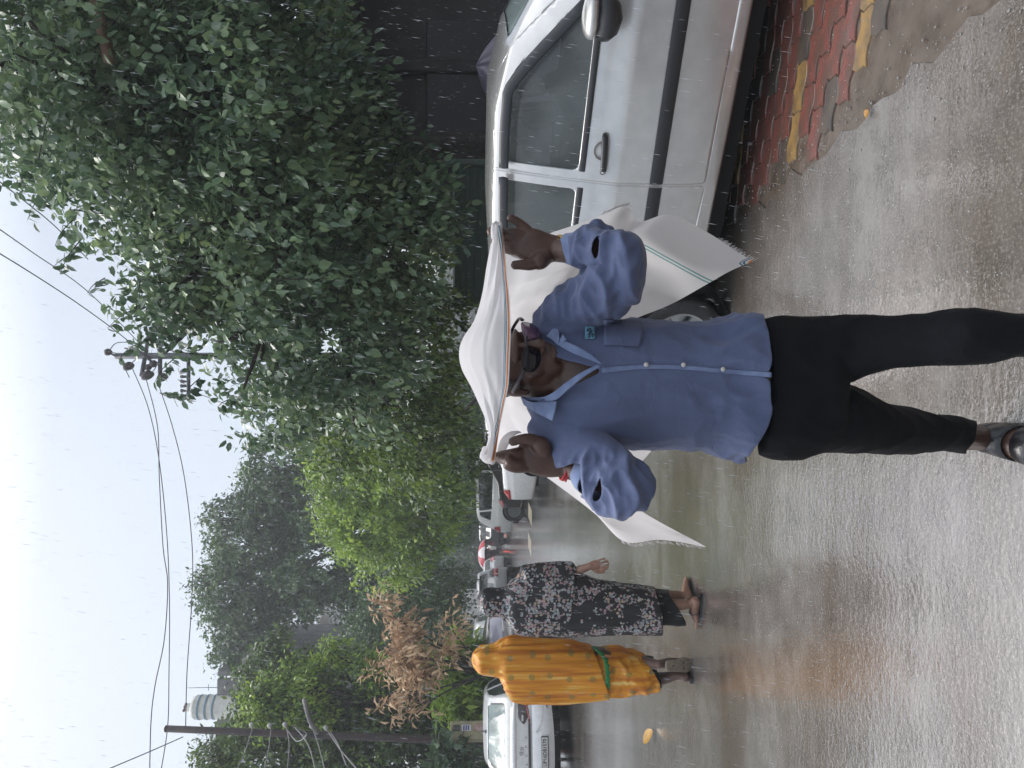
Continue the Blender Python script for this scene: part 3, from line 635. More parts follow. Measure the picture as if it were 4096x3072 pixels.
# cars parked nose-in on the right of the road, and far traffic
def far_car(name, U, D, head, kind, pm, label, glass=G_DARK, lit=False, spokes=7, scale=1, rear_at=True, zlift=0, cat='car', group=None):
    h = Vector((math.sin(R(head)), math.cos(R(head)), 0)); suv = kind == 'suv'
    L = 4.3 if suv else (3.7 if kind != 'sedan' else 4.2); Wd = 1.82 if suv else 1.66; H = 1.78 if suv else 1.52
    rear = P(U, 1930, D); rear.z = 0; c = rear + h * (L / 2) if rear_at else rear
    a = L / 2; k = .22 if suv else 0
    if kind == 'suv':
        top = [(-a, 1.0), (-a + .06, 1.15), (-a + .30, 1.66), (-a + .6, 1.74), (0, H), (.5, 1.74), (1.15, 1.22), (1.5, 1.14), (a - .15, 1.02), (a, .8)]; belt = [(-a, 1.05), (0, 1.10), (1.2, 1.08), (a, .75)]
        win = [[(-a + .85, 1.16), (.05, 1.12), (.05, 1.64), (-a + .75, 1.62)], [(-a + .42, 1.20), (-a + .78, 1.18), (-a + .70, 1.61), (-a + .55, 1.58)], [(.13, 1.12), (1.0, 1.12), (.60, 1.55), (.13, 1.64)]]
        bot = [(-a, .45), (-a + .5, .35), (0, .30), (a - .5, .35), (a, .42)]; wr = .36; wx = (-a + .80, a - .85)
    elif kind == 'sedan':
        top = [(-a, .92), (-a + .08, 1.00), (-a + .75, 1.05), (-a + 1.25, 1.36), (-a + 1.7, 1.45), (0, 1.46), (.4, 1.42), (1.1, 1.02), (1.6, .92), (a, .65)]; belt = [(-a, .88), (-a + .8, .98), (0, .95), (1.0, .90), (a, .6)]
        win = [[(-a + 1.15, 1.02), (-.1, .99), (-.1, 1.38), (-a + 1.65, 1.36)], [(-.02, .99), (.85, .96), (.50, 1.30), (-.02, 1.38)]]
        bot = [(-a, .32), (-a + .5, .23), (0, .2), (a - .4, .22), (a, .3)]; wr = .31; wx = (-a + .92, a - .8)
    else:
        top = [(-a, .92), (-a + .06, 1.02), (-a + .26, 1.38), (-a + .5, 1.45), (-.1, H), (.4, 1.46), (1.05, 1.03), (1.5, .93), (a, .65)]; belt = [(-a, .95), (0, .95), (1.0, .90), (a, .6)]
        win = [[(-a + .85, 1.02), (-.1, .99), (-.1, 1.42), (-a + .75, 1.38)], [(-.02, .99), (.80, .96), (.50, 1.33), (-.02, 1.42)]]
        bot = [(-a, .32), (-a + .5, .23), (0, .2), (a - .4, .22), (a, .3)]; wr = .29; wx = (-a + .68, a - .72)
    zr = 1.25 if suv else 1.05; zt = 1.62 if suv else 1.36
    s_ = dict(name=name, loc=(c.x, c.y, zlift), rz=math.atan2(h.y, h.x), L=L, W=Wd, paint=pm, cat=cat, label=label, taper=.12, nx=36, q=3, top=top, belt=belt, bot=bot, wr=wr, wx=wx, glass=glass, windows=win, group=group,
        screens=[((-a - .1, -a + (.45 if kind != 'sedan' else 1.5), zr + (-.05 if kind != 'sedan' else .01)), [(-.58, zr + .03), (.58, zr + .03), (.50, zt), (-.50, zt)], 'rear_window', glass), ((.3, 1.35, zr - .1), [(-.58, zr), (.58, zr), (.50, zt - .02), (-.50, zt - .02)], 'windscreen', glass)],
        side_lamps=[('tail_lamp', [(-a - .12, .82), (-a + .22, .86), (-a + .16, 1.06), (-a - .12, 1.02)]), ('headlight', [(a - .35, .72), (a, .68), (a, .82), (a - .3, .88)])],
        doors=[[(-.95, .42), (.0, .38), (.0, belt[1][1] + .5), (-1.0, belt[1][1] + .46)], [(.015, .38), (1.0, .38), (1.0, .9), (.62, belt[1][1] + .44), (.015, belt[1][1] + .5)]], gap=.006, seats=(.1, -.8), cabl=2.2, spokes=spokes, handles=[(-.1, belt[1][1] - .12)], mirrors=[(.8, belt[1][1] + .02)])
    o = car(s_)
    if lit:
        for sg in (-1, 1): mesh('tail_lamp', *ell((-a - .06, sg * .68, .95), (.04, .10, .09), n=12), M_REDLIT, o)
    return o
grp = 'cars parked along the far right side'
pearl = paint('pearl white paint', (.72, .73, .73)); blackp = paint('black paint', (.018, .018, .02)); silv2 = paint('dull silver paint', (.38, .39, .40)); darkg = paint('dark grey paint', (.05, .053, .06))
far_car('parked_saloon', 1116, 17.6, 100, 'sedan', pearl, 'white car half hidden behind the raised hand on the left, nearest of the far row', spokes=10, group=grp)
far_car('parked_black_saloon', 1072, 22.6, 98, 'sedan', blackp, 'black car between two white ones with a bright multi spoke wheel', spokes=12, group=grp)
far_car('parked_white_suv', 972, 27.2, 97, 'suv', pearl, 'tall white off-roader with black roof pillars, last of the far row', spokes=7, group=grp)
far_car('distant_dark_suv', 935, 46, 8, 'suv', blackp, 'dark boxy vehicle far down the road beyond the white off-roader', rear_at=True)
far_car('braking_car', 899, 62, -2, 'hatch', pearl, 'distant pale car with both red tail lamps lit', lit=True)
far_car('distant_hatchback', 800, 40, -40, 'hatch', silv2, 'small silver hatchback beside the dark floral figure, farther off', spokes=6)
far_car('grey_van', 724, 31, -20, 'suv', silv2, 'grey van partly behind the head of the woman in the floral robe', spokes=6)
far_car('white_minivan', 475, 19.5, -14, 'suv', pearl, 'white minivan with a pale rear window seen between the two women', glass=G_PALE)
far_car('dark_small_car', 515, 15.2, -30, 'hatch', darkg, 'dark grey small car with a lilac reflection coloured into its glass, between the two women', glass=glass_mat('glass with painted lilac reflection', (.28, .28, .36), .85, .1, False))  # lilac tint paints a reflection into the glass
# ================================================================== PEOPLE
def skin(name, c, c2): return mat(name, c, .42, noise_s=22, col2=c2, bump=.15, bump_s=180, spec=.5)
M_SK = skin('dark brown skin', (.085, .044, .031), (.055, .028, .021)); M_SK2 = skin('brown skin', (.30, .17, .12), (.22, .12, .085)); M_SK3 = skin('deep skin', (.13, .075, .06), (.09, .05, .04))
def cloth_mat(name, c, c2, weave=260, rough=.85, bumpa=.25, trans=0, ns=5):
    m = mat(name, c, rough, noise_s=ns, col2=c2, spec=.25, sheen=.15); n = m.node_tree.nodes; l = m.node_tree.links; b = n['Principled BSDF']
    t = n.new('ShaderNodeTexCoord'); q = n.new('ShaderNodeTexNoise'); q.inputs['Scale'].default_value = weave; l.new(t.outputs['Object'], q.inputs[0])
    q2 = n.new('ShaderNodeTexNoise'); q2.inputs['Scale'].default_value = 16; q2.inputs['Detail'].default_value = 3; q2.inputs['Distortion'].default_value = 1.2; l.new(t.outputs['Object'], q2.inputs[0])
    a = n.new('ShaderNodeMath'); a.operation = 'MULTIPLY_ADD'; l.new(q2.outputs[0], a.inputs[0]); a.inputs[1].default_value = 5; l.new(q.outputs[0], a.inputs[2])
    bp = n.new('ShaderNodeBump'); bp.inputs['Strength'].default_value = bumpa; bp.inputs['Distance'].default_value = .004; l.new(a.outputs[0], bp.inputs['Height']); l.new(bp.outputs[0], b.inputs['Normal'])
    if trans:
        o = n['Material Output']; ts = n.new('ShaderNodeBsdfTranslucent'); ts.inputs[0].default_value = (*c, 1); mx = n.new('ShaderNodeMixShader'); mx.inputs[0].default_value = trans
        l.new(b.outputs[0], mx.inputs[1]); l.new(ts.outputs[0], mx.inputs[2]); l.new(mx.outputs[0], o.inputs[0])
    return m
M_SHIRT = cloth_mat('blue cotton shirt', (.10, .125, .22), (.075, .095, .175)); M_COLLAR = cloth_mat('worn blue collar', (.17, .22, .36), (.12, .16, .28), ns=30)
M_TROU = cloth_mat('black trousers', (.004, .0045, .006), (.007, .008, .010), rough=.8); M_TROU.node_tree.nodes['Principled BSDF'].inputs['Specular IOR Level'].default_value = .15; M_TROU.node_tree.nodes['Principled BSDF'].inputs['Sheen Weight'].default_value = 0

man = thing('person', G(1500, 4000), 'man in blue shirt and sunglasses holding a white cloth over his head with both hands', 'person')
c1 = lambda x, y, D: P(2372 - .9638 * y, 1700 + .9638 * x, D)          # crop coordinates of the man's upper body
def finger(pts, r0, r1): n = len(pts); return tube(pts, [(r0 + (r1 - r0) * i / (n - 1)) * (1.06 if i in (1,) else 1) for i in range(n)], n=10, sub=4)
# ---- head
HC = P(1618, 2050, 1.74); YAW, PIT = R(27), R(17)
u0 = Vector((0, 0, 1)); f0 = Vector((math.sin(YAW), -math.cos(YAW), 0)); r0_ = Vector((math.cos(YAW), math.sin(YAW), 0))
hf = (f0 * math.cos(PIT) - u0 * math.sin(PIT)); hu = (u0 * math.cos(PIT) + f0 * math.sin(PIT)); hr = r0_
HM = Matrix((hr, hf, hu)).transposed()            # local (right, forward, up) -> world
def H(r, f, u): return HC + hr * r + hf * f + hu * u
def hell(r, f, u, rad, n=18): return ell(H(r, f, u), rad, HM, n)
def head_parts(H, hell, ears=True):
    p = [hell(0, -.012, .018, (.073, .092, .078), 24), hell(0, .022, -.030, (.060, .068, .082), 20), hell(0, .030, -.086, (.047, .050, .040), 20), hell(0, .066, -.122, (.023, .020, .017)), hell(.026, .050, -.070, (.026, .032, .045)), hell(-.026, .050, -.070, (.026, .032, .045)),
         tube([H(0, .084, .012), H(0, .096, -.008), H(0, .109, -.030), H(0, .104, -.040)], [(.0075, .008), (.0085, .011), (.0125, .012), (.010, .008)], n=12),
         hell(.012, .096, -.038, (.008, .010, .007), 10), hell(-.012, .096, -.038, (.008, .010, .007), 10),
         hell(0, .080, .020, (.050, .013, .010)), hell(0, .088, -.073, (.024, .010, .005), 12), hell(0, .086, -.085, (.021, .011, .006), 12), hell(0, .080, -.062, (.028, .013, .012), 12), hell(0, .074, -.102, (.026, .014, .012), 12)]
    for s in (-1, 1):
        p += [hell(s * .036, .056, -.032, (.024, .022, .030), 14), hell(s * .030, .080, .004, (.014, .008, .009), 10), hell(s * .044, .026, -.066, (.016, .036, .030), 14)]
        if ears: p += [hell(s * .074, -.004, -.006, (.010, .018, .030), 12), hell(s * .074, .002, -.030, (.008, .010, .012), 10)]
    return p
parts = head_parts(H, hell)
parts.append(tube([H(0, -.01, -.04), H(0, -.018, -.10), c1(430, 830, 1.775), c1(560, 840, 1.765)], [(.050, .055), (.049, .052), (.053, .054), (.075, .07)], n=20))
# ---- torso, arms, legs under the clothes
sh_R = c1(500, 1040, 1.75); sh_L = c1(510, 655, 1.75)
parts.append(loft([sring(1400, 1700, 2210, 1.76, .12), sring(1340, 1770, 2290, 1.76, .16), sring(1320, 1750, 2420, 1.76, .18), sring(1320, 1740, 2700, 1.755, .18), sring(1310, 1750, 2950, 1.75, .18), sring(1290, 1760, 3100, 1.75, .19), sring(1330, 1720, 3240, 1.75, .17)], n=24))
el_R = c1(845, 1300, 1.60); wr_R = c1(590, 1215, 1.70); el_L = c1(835, 330, 1.60); wr_L = c1(545, 312, 1.70)
parts.append(tube([sh_R, (sh_R + el_R) / 2, el_R, (el_R * .6 + wr_R * .4), wr_R], [.034, .030, .029, .030, (.027, .022)], n=16))
parts.append(tube([sh_L, (sh_L + el_L) / 2, el_L, (el_L * .6 + wr_L * .4), wr_L], [.034, .030, .029, .030, (.028, .022)], n=16))
c4 = lambda x, y, D: P(2172 - .663 * y, 2800 + .663 * x, D)
ank_R = c4(1735, 1290, 2.01); foot_h = Vector((-.10, -1, 0)).normalized()
parts.append(tube([P(1420, 3150, 1.76), c4(1000, 1200, 1.79), c4(1350, 1250, 1.86), ank_R], [.075, .06, .045, .034], n=14))
kn_L = c4(1480, 680, 1.58); ank_L = Vector((kn_L.x + .005, 1.56, .10))
parts.append(tube([P(1650, 3150, 1.75), c4(1000, 730, 1.70), kn_L, ank_L], [.075, .06, .046, .034], n=14))
def foot_parts(ank, h, sc=1.0, toes=True):
    s = Vector((-h.y, h.x, 0)); g = Vector((ank.x, ank.y, 0)); z = Vector((0, 0, 1)); q = lambda f, r, u: g + h * f * sc + s * r * sc + z * u * sc
    p = [tube([q(-.055, 0, .045), q(-.02, 0, .050), q(.05, 0, .050), q(.11, 0, .038), q(.155, 0, .028)], [(.026, .030), (.034, .036), (.036, .034), (.045, .026), (.046, .018)], n=16, up=(0, 0, 1)), tube([ank, q(-.02, 0, .05)], [.033 * sc, .034 * sc], n=12)]
    for i, (r, f, w) in enumerate(((.030, .215, .013), (.010, .212, .0095), (-.008, .205, .009), (-.023, .195, .0085), (-.036, .182, .008))):
        p.append(tube([q(.13, r * .9, .028), q((.13 + f) / 2, r, .028), q(f, r, .022)], [w * sc * .95, w * sc * .9, w * sc], n=8))
    return p, q
fpR, qR = foot_parts(ank_R, foot_h, .98); fpL, qL = foot_parts(ank_L, Vector((.06, -1, 0)).normalized(), .98)
parts += fpR + fpL
# ---- hands
hL = lambda x, y, d: P(2272 - .2411 * y, 1900 + .2411 * x, d)
hR = lambda x, y, d: P(1392 - .2411 * y, 1900 + .2411 * x, d)
D_ = 1.70
parts += [tube([wr_L, hL(1400, 790, D_), hL(1230, 800, D_), hL(1050, 790, D_ - .004), hL(860, 720, D_ - .004), hL(800, 690, D_ - .002)], [(.028, .021), (.027, .020), (.036, .019), (.042, .017), (.040, .015), (.034, .012)], n=18, up=(0, 1, 0)),
    tube([hL(1200, 930, D_ - .008), hL(1080, 1010, D_ - .018), hL(1000, 1060, D_ - .022)], [.018, .021, .017], n=12),
    finger([hL(1040, 1040, D_ - .018), hL(900, 1075, D_ - .026), hL(760, 1075, D_ - .030), hL(625, 1080, D_ - .030)], .0145, .0105),
    finger([hL(900, 530, D_), hL(790, 430, D_ - .004), hL(690, 350, D_ - .010), hL(560, 285, D_ - .014)], .0125, .0095),
    finger([hL(840, 600, D_), hL(640, 560, D_ - .004), hL(420, 540, D_ + .002), hL(225, 515, D_ + .004)], .0135, .0098),
    finger([hL(840, 720, D_), hL(620, 700, D_ + .002), hL(430, 700, D_ + .012), hL(285, 700, D_ + .016)], .0135, .0095),
    finger([hL(860, 840, D_), hL(640, 830, D_ + .002), hL(500, 810, D_ + .018), hL(440, 770, D_ + .036)], .0135, .0095)]
parts += [tube([wr_R, hR(1440, 760, D_), hR(1250, 700, D_), hR(1050, 610, D_ - .004), hR(880, 600, D_ - .004), hR(780, 610, D_)], [(.027, .021), (.028, .020), (.038, .020), (.044, .019), (.040, .016), (.034, .013)], n=18, up=(0, 1, 0)),
    tube([hR(1180, 520, D_ - .010), hR(1090, 420, D_ - .020), hR(1000, 360, D_ - .024)], [.019, .022, .018], n=12),
    finger([hR(1050, 380, D_ - .020), hR(920, 320, D_ - .030), hR(760, 320, D_ - .034), hR(590, 370, D_ - .034)], .0150, .0105),
    finger([hR(830, 520, D_), hR(640, 560, D_ - .012), hR(440, 590, D_ - .004), hR(330, 610, D_ + .012)], .0140, .0105),
    finger([hR(820, 600, D_), hR(600, 640, D_ - .014), hR(430, 650, D_ + .004), hR(400, 600, D_ + .024)], .0140, .0100),
    finger([hR(840, 680, D_), hR(680, 720, D_ - .020), hR(560, 680, D_ - .030), hR(600, 640, D_ - .020)], .0130, .0100),
    finger([hR(900, 780, D_), hR(720, 800, D_ - .014), hR(600, 790, D_ - .022), hR(500, 745, D_ - .022)], .0125, .0095)]
bv, bf, bn = fuse(parts, .0030, smooth=3)
hs_ = np.where(np.linalg.norm(bv - np.array(tuple(H(0, .02, -.04))), axis=1) < .13)[0]; in_h = np.zeros(len(bv), bool); in_h[hs_] = True
ed_ = {(min(a, b), max(a, b)) for q in bf if in_h[q[0]] for a, b in zip(q, q[1:] + q[:1])}; ed_ = np.array(sorted(ed_))
for _ in range(5):
    acc = np.zeros_like(bv); cn = np.zeros(len(bv)); np.add.at(acc, ed_[:, 0], bv[ed_[:, 1]]); np.add.at(acc, ed_[:, 1], bv[ed_[:, 0]]); np.add.at(cn, ed_[:, 0], 1); np.add.at(cn, ed_[:, 1], 1)
    m_ = in_h & (cn > 2); bv[m_] = bv[m_] * .5 + .5 * acc[m_] / cn[m_][:, None]
mesh('body', bv, bf, M_SK, man, world=True)
mesh('mouth', *tube([H(-.023, .083, -.081), H(-.010, .0935, -.0785), H(0, .095, -.080), H(.010, .0935, -.0785), H(.023, .083, -.081)], [.0012, .0024, .0026, .0024, .0012], n=8), mat('dark lips', (.035, .014, .012), .5), man, world=True)
# ---- shirt
def folds(v, n, amp, sc, seed=0, dirn=(1, 1, .25), ridge=True, bias=0.):
    """push the surface along its normals by stretched, ridged noise: creases in cloth"""
    out = v.copy()
    for i in range(len(v)):
        x, y, z = v[i]; a = noise.noise(Vector((x * sc * dirn[0] + seed, y * sc * dirn[1], z * sc * dirn[2])))
        b = noise.noise(Vector((x * sc * 2.1 * dirn[0], y * sc * 2.1 * dirn[1] + seed, z * sc * 2.1 * dirn[2])))
        d = (1 - (abs(a) * 3.2) ** .8) * .8 + (.5 - abs(b) * 2.4) * .45 if ridge else a + .4 * b
        out[i] += n[i] * amp * (d + bias)
    return out
X = lambda cy: 2372 - .9638 * cy
tor_ = [(385, 895, 800, 1.775, .11), (425, 985, 730, 1.77, .14), (470, 1060, 650, 1.765, .16), (520, 1085, 630, 1.76, .18), (600, 1100, 628, 1.755, .20), (720, 1115, 615, 1.75, .215), (850, 1138, 604, 1.75, .225), (1000, 1130, 615, 1.75, .23), (1130, 1132, 618, 1.75, .235), (1200, 1150, 610, 1.75, .24), (1260, 1168, 592, 1.745, .245), (1340, 1166, 588, 1.74, .25), (1440, 1120, 592, 1.735, .25), (1540, 1110, 600, 1.73, .25)]
sp_ = [loft([sring(X(l), X(r), 1700 + .9638 * cx, D, dep) for cx, l, r, D, dep in tor_], n=36, e=2.5, sub=4)]
sp_.append(tube([c1(505, 700, 1.765), c1(580, 625, 1.74), c1(700, 520, 1.68), c1(792, 440, 1.62), c1(832, 345, 1.590), c1(780, 312, 1.60), c1(700, 305, 1.645), c1(600, 305, 1.69)], [.055, .064, .060, .052, .040, .039, .040, .029], n=20, sub=4))
sp_.append(tube([c1(500, 1000, 1.765), c1(570, 1080, 1.74), c1(680, 1150, 1.68), c1(790, 1225, 1.62), c1(846, 1300, 1.590), c1(800, 1325, 1.60), c1(725, 1290, 1.645), c1(655, 1245, 1.685)], [.055, .060, .058, .052, .042, .039, .039, .032], n=20, sub=4))
sp_.append(tube([c1(740, 260, 1.66), c1(722, 232, 1.66), c1(712, 212, 1.66)], [.026, .022, .010], n=12, flat=.5))
sp_.append(tube([c1(740, 1350, 1.65), c1(745, 1375, 1.65), c1(725, 1392, 1.65)], [.030, .022, .010], n=12, flat=.5))
sv, sf, sn = fuse(sp_, .0055, smooth=5)
U_, V_ = proj(sv); px, py = (V_ - 1700) / .9638, (2372 - U_) / .9638
arm = np.clip((np.abs(U_ - 1530) - 240) / 60, 0, 1)
low = np.clip((px - 950) / 450, 0, 1)
vA = folds(sv, sn, .0085, 8, 1.3, (1.4, 1, .4)); vB = folds(sv, sn, .0165, 12, 4.1, (.8, 1, 1.7), bias=.45); vC = folds(sv, sn, .012, 7, 8.8, (1.8, 1.8, 1.0))
sv2 = vA * (1 - arm)[:, None] + vB * arm[:, None] + ((vC - sv) * (low * (1 - arm))[:, None])
hem = 1442 - 105 * np.clip((py - 985) / 180, 0, 1) ** 1.6 - 35 * np.clip((720 - py) / 130, 0, 1) ** 1.4
hem = np.where((py > 820) & (py < 845), hem - 40 * (1 - abs(py - 832) / 13), hem)
vneck = (sn[:, 1] < .35) & (px < 722) & (px > 380) & (np.abs(py - (812 + (px - 722) * -.10)) < 2 + (722 - px) * .37) & (arm < .5)
front = (px < hem) & ~vneck
cuffR = (px < 655) & (py > 1200) & (px < 655 - (py - 1200) * .02); cuffL = (px < 597) & (py < 420)
ok = front & ~cuffR & ~cuffL & ~((px < 415) & (arm < .5) & (py > 740) & (py < 890))
gap_ = ((px - 735 + (py - 1300) * .15) ** 2 / 13 ** 2 + (py - 1300) ** 2 / 44 ** 2 < 1) | ((px - 724 + (py - 298) * .1) ** 2 / 8 ** 2 + (py - 298) ** 2 / 36 ** 2 < 1)
ok &= ~(gap_ & (sn[:, 1] < 0))
kv, kf = keep(sv2, sf, ok)
shirt = mesh('shirt', kv, kf, M_SHIRT, man, world=True)
sol = shirt.modifiers.new('thick', 'SOLIDIFY'); sol.thickness = .003; sol.offset = -1
ss = shirt.modifiers.new('sub', 'SUBSURF'); ss.levels = 1; ss.render_levels = 1
bvh = BVHTree.FromPolygons([Vector(p) for p in sv2], sf)
def hit(U, V, o=0., tree=None):
    d = (P(U, V, 2) - P(U, V, 1)).normalized(); r = (tree or bvh).ray_cast(Vector((0, 0, CAMH)), d)
    if r[0] is None: return None, None
    return r[0] - d * o, r[1]
h1 = lambda x, y, o=0.: hit(2372 - .9638 * y, 1700 + .9638 * x, o)[0]
def patch(name, rows, m, o=.004, th=.0015, sub=8, parent=None, lift=None):
    """cloth piece laid on the shirt: rows of crop points, each row left to right"""
    g = [catmull([(x, y) for x, y in r], sub) for r in rows]; k = len(g[0]); gg = np.array(g); G2 = np.array([catmull(gg[:, j], 4) for j in range(k)]).transpose(1, 0, 2)
    vs = []; last = None
    for i, row in enumerate(G2):
        for j, (x, y) in enumerate(row):
            p = h1(x, y, o + (lift(i / (len(G2) - 1), j / (k - 1)) if lift else 0)); 
            if p is None: p = last
            last = p; vs.append(p)
    nr, nc = len(G2), k; fs = [(i * nc + j, i * nc + j + 1, (i + 1) * nc + j + 1, (i + 1) * nc + j) for i in range(nr - 1) for j in range(nc - 1)]
    ob_ = mesh(name, vs, fs, m, parent or man, world=True) if parent is None else mesh(name, np.array([tuple(v) for v in vs]) - np.array(tuple(man.location)), fs, m, parent)
    s_ = ob_.modifiers.new('t', 'SOLIDIFY'); s_.thickness = th; s_.offset = 1; return ob_
patch('placket', [[(735, 800), (900, 788), (1070, 790), (1250, 806), (1438, 820)], [(735, 822), (900, 806), (1070, 808), (1250, 824), (1438, 840)]], M_COLLAR, .003, .002)
# collar: bands beside the V and two turned points
def free_patch(name, rows, m, th=.002, parent=man):
    g = np.array([catmull([tuple(p) for p in r], 6) for r in rows]); k = g.shape[1]; q = np.array([catmull(g[:, j], 5) for j in range(k)]).transpose(1, 0, 2); nr, nc = q.shape[:2]
    vs = q.reshape(-1, 3); fs = [(i * nc + j, i * nc + j + 1, (i + 1) * nc + j + 1, (i + 1) * nc + j) for i in range(nr - 1) for j in range(nc - 1)]
    o = mesh(name, vs, fs, m, parent, world=True, attrs={'hem': [1] * len(vs), 'chk': [1] * len(vs)}); s_ = o.modifiers.new('t', 'SOLIDIFY'); s_.thickness = th; s_.offset = 0; return o
cF = lambda x, y, D: P(1872 - .3014 * y, 1950 + .3014 * x, D)         # face crop coordinates
free_patch('collar', [[cF(480, 1280, 1.735), cF(700, 1290, 1.69), cF(850, 1240, 1.66), cF(1050, 1090, 1.640), cF(1250, 960, 1.630), cF(1480, 850, 1.628)], [cF(500, 1330, 1.728), cF(720, 1340, 1.685), cF(900, 1330, 1.655), cF(1080, 1180, 1.632), cF(1280, 1020, 1.624), cF(1500, 880, 1.624)]], M_COLLAR)
free_patch('collar', [[cF(440, 1270, 1.745), cF(560, 1345, 1.70), cF(740, 1350, 1.676), cF(920, 1345, 1.648)], [cF(480, 1380, 1.735), cF(620, 1460, 1.692), cF(720, 1480, 1.666), cF(900, 1470, 1.642)], [cF(500, 1400, 1.73), cF(640, 1490, 1.688), cF(780, 1560, 1.660), cF(860, 1605, 1.640)]], M_COLLAR)
free_patch('collar', [[cF(700, 420, 1.73), cF(840, 480, 1.70), cF(940, 590, 1.655), cF(1100, 690, 1.640), cF(1300, 770, 1.630), cF(1480, 840, 1.626)], [cF(680, 350, 1.735), cF(860, 420, 1.70), cF(985, 520, 1.65), cF(1180, 610, 1.634), cF(1370, 720, 1.625), cF(1520, 850, 1.622)]], M_COLLAR)
free_patch('collar', [[cF(760, 470, 1.70), cF(830, 430, 1.69), cF(880, 345, 1.69)], [cF(870, 540, 1.675), cF(920, 480, 1.668), cF(940, 400, 1.68)], [cF(940, 600, 1.655), cF(950, 520, 1.652), cF(945, 450, 1.66)]], M_COLLAR)
free_patch('collar', [[cF(960, 590, 1.650), cF(965, 530, 1.645), cF(1000, 455, 1.645)], [cF(1010, 580, 1.645), cF(1030, 540, 1.64), cF(1050, 530, 1.64)]], M_COLLAR)
for x, y in ((918, 787), (1073, 788), (1237, 806)):
    p = h1(x, y, .007); mesh('button', *ell(p, (.0055, .0022, .0055), n=14), mat('pale button', (.5, .48, .47), .3), man, world=True)
for p in (c1(678, 1256, 1.622), c1(657, 272, 1.648)): mesh('button', *ell(p, (.0055, .003, .0055), n=14), mat('pale button', (.5, .48, .47), .3), man, world=True)
patch('pocket', [[(742, 600), (742, 650), (742, 705)], [(820, 602), (820, 650), (820, 708)], [(890, 604), (905, 655), (890, 712)]], M_SHIRT, .0045, .002, lift=lambda a, b: .004 * math.sin(math.pi * b) * (1 - a * .6))
bd = patch('badge', [[(664, 628), (664, 655), (664, 680)], [(706, 628), (706, 655), (706, 680)]], mat('teal badge', (.12, .27, .38), .6, noise_s=60, noise_a=.2), .0045, .0015)
def stroke(pts, w, m, parent, o=.0075):
    q = [h1(x, y, o) for x, y in pts]; v, f = tube(q, w, n=6, sub=3); return mesh('badge_stitching', v - np.array(tuple(man.location)), f, m, parent)
for pts in ([(674, 640), (690, 636)], [(672, 648), (676, 642), (682, 648)], [(686, 640), (688, 650), (694, 644)], [(676, 664), (688, 655), (698, 664), (694, 674)], [(682, 652), (684, 676)], [(676, 676), (690, 668)]):
    stroke(pts, .0011, mat('black thread', (.01, .015, .03), .8), bd)
# sleeve cuffs turned back, with the seam at the armholes
for nm, pts, rad in (('cuff', [c1(655, 1225, 1.690), c1(668, 1240, 1.676), c1(690, 1262, 1.662)], [(.036, .030), (.042, .036), (.041, .036)]), ('cuff', [c1(588, 305, 1.700), c1(606, 306, 1.688), c1(655, 308, 1.662)], [(.031, .026), (.035, .030), (.043, .036)])):
    v, f = tube(pts, rad, n=28, sub=4, cap=False); v2 = np.array([v[i] + np.array([nz3(*(v[i] * 38))] * 3) * .0035 for i in range(len(v))])
    o = mesh(nm, v2, f, M_COLLAR, man, world=True); s_ = o.modifiers.new('t', 'SOLIDIFY'); s_.thickness = .003
# ---- trousers
tp = [loft([sring(2172 - .663 * l, 2172 - .663 * r, 2800 + .663 * cx, D, dep) for cx, l, r, D, dep in ((330, 1385, 600, 1.75, .22), (440, 1425, 560, 1.75, .235), (560, 1410, 560, 1.75, .24), (700, 1375, 552, 1.745, .235), (790, 1370, 545, 1.74, .20))], n=36, e=2.6)]
tp.append(loft([sring(2172 - .663 * l, 2172 - .663 * r, 2800 + .663 * cx, D, dep) for cx, l, r, D, dep in ((640, 965, 560, 1.74, .20), (800, 958, 545, 1.725, .20), (870, 945, 545, 1.71, .195), (1000, 903, 552, 1.68, .185), (1200, 870, 555, 1.63, .175), (1380, 852, 540, 1.58, .17), (1500, 845, 515, 1.56, .17), (1700, 830, 515, 1.55, .165), (1950, 790, 548, 1.54, .155))] + [(Vector((kn_L.x - .0, 1.545, .17)), .068, .075), (Vector((kn_L.x, 1.55, .09)), .064, .072)], n=28))
tp.append(loft([sring(2172 - .663 * l, 2172 - .663 * r, 2800 + .663 * cx, D, dep) for cx, l, r, D, dep in ((640, 1375, 940, 1.755, .20), (800, 1368, 950, 1.76, .20), (870, 1366, 968, 1.765, .195), (1000, 1368, 1022, 1.79, .18), (1200, 1375, 1092, 1.84, .165), (1400, 1360, 1142, 1.90, .15), (1550, 1368, 1152, 1.95, .14), (1640, 1375, 1185, 1.98, .13), (1700, 1350, 1220, 2.0, .12), (1760, 1335, 1235, 2.01, .11))], n=28))
tv, tf, tn = fuse(tp, .006, smooth=5)
tv2 = folds(tv, tn, .006, 7, 2.2, (1.2, 1.2, .8))
U2, V2 = proj(tv2); qx, qy = (V2 - 2800) / .663, (2172 - U2) / .663
ok = (qx > 345) & ~((qy > 1000) & (qx > 1660 + (1340 - qy) * .12 + np.clip((qy - 1300) / 60, 0, 1) * -40)) & (tv2[:, 2] > .105)
kv, kf = keep(tv2, tf, ok); tr = mesh('trousers', kv, kf, M_TROU, man, world=True)
s_ = tr.modifiers.new('t', 'SOLIDIFY'); s_.thickness = .003; s_.offset = -1
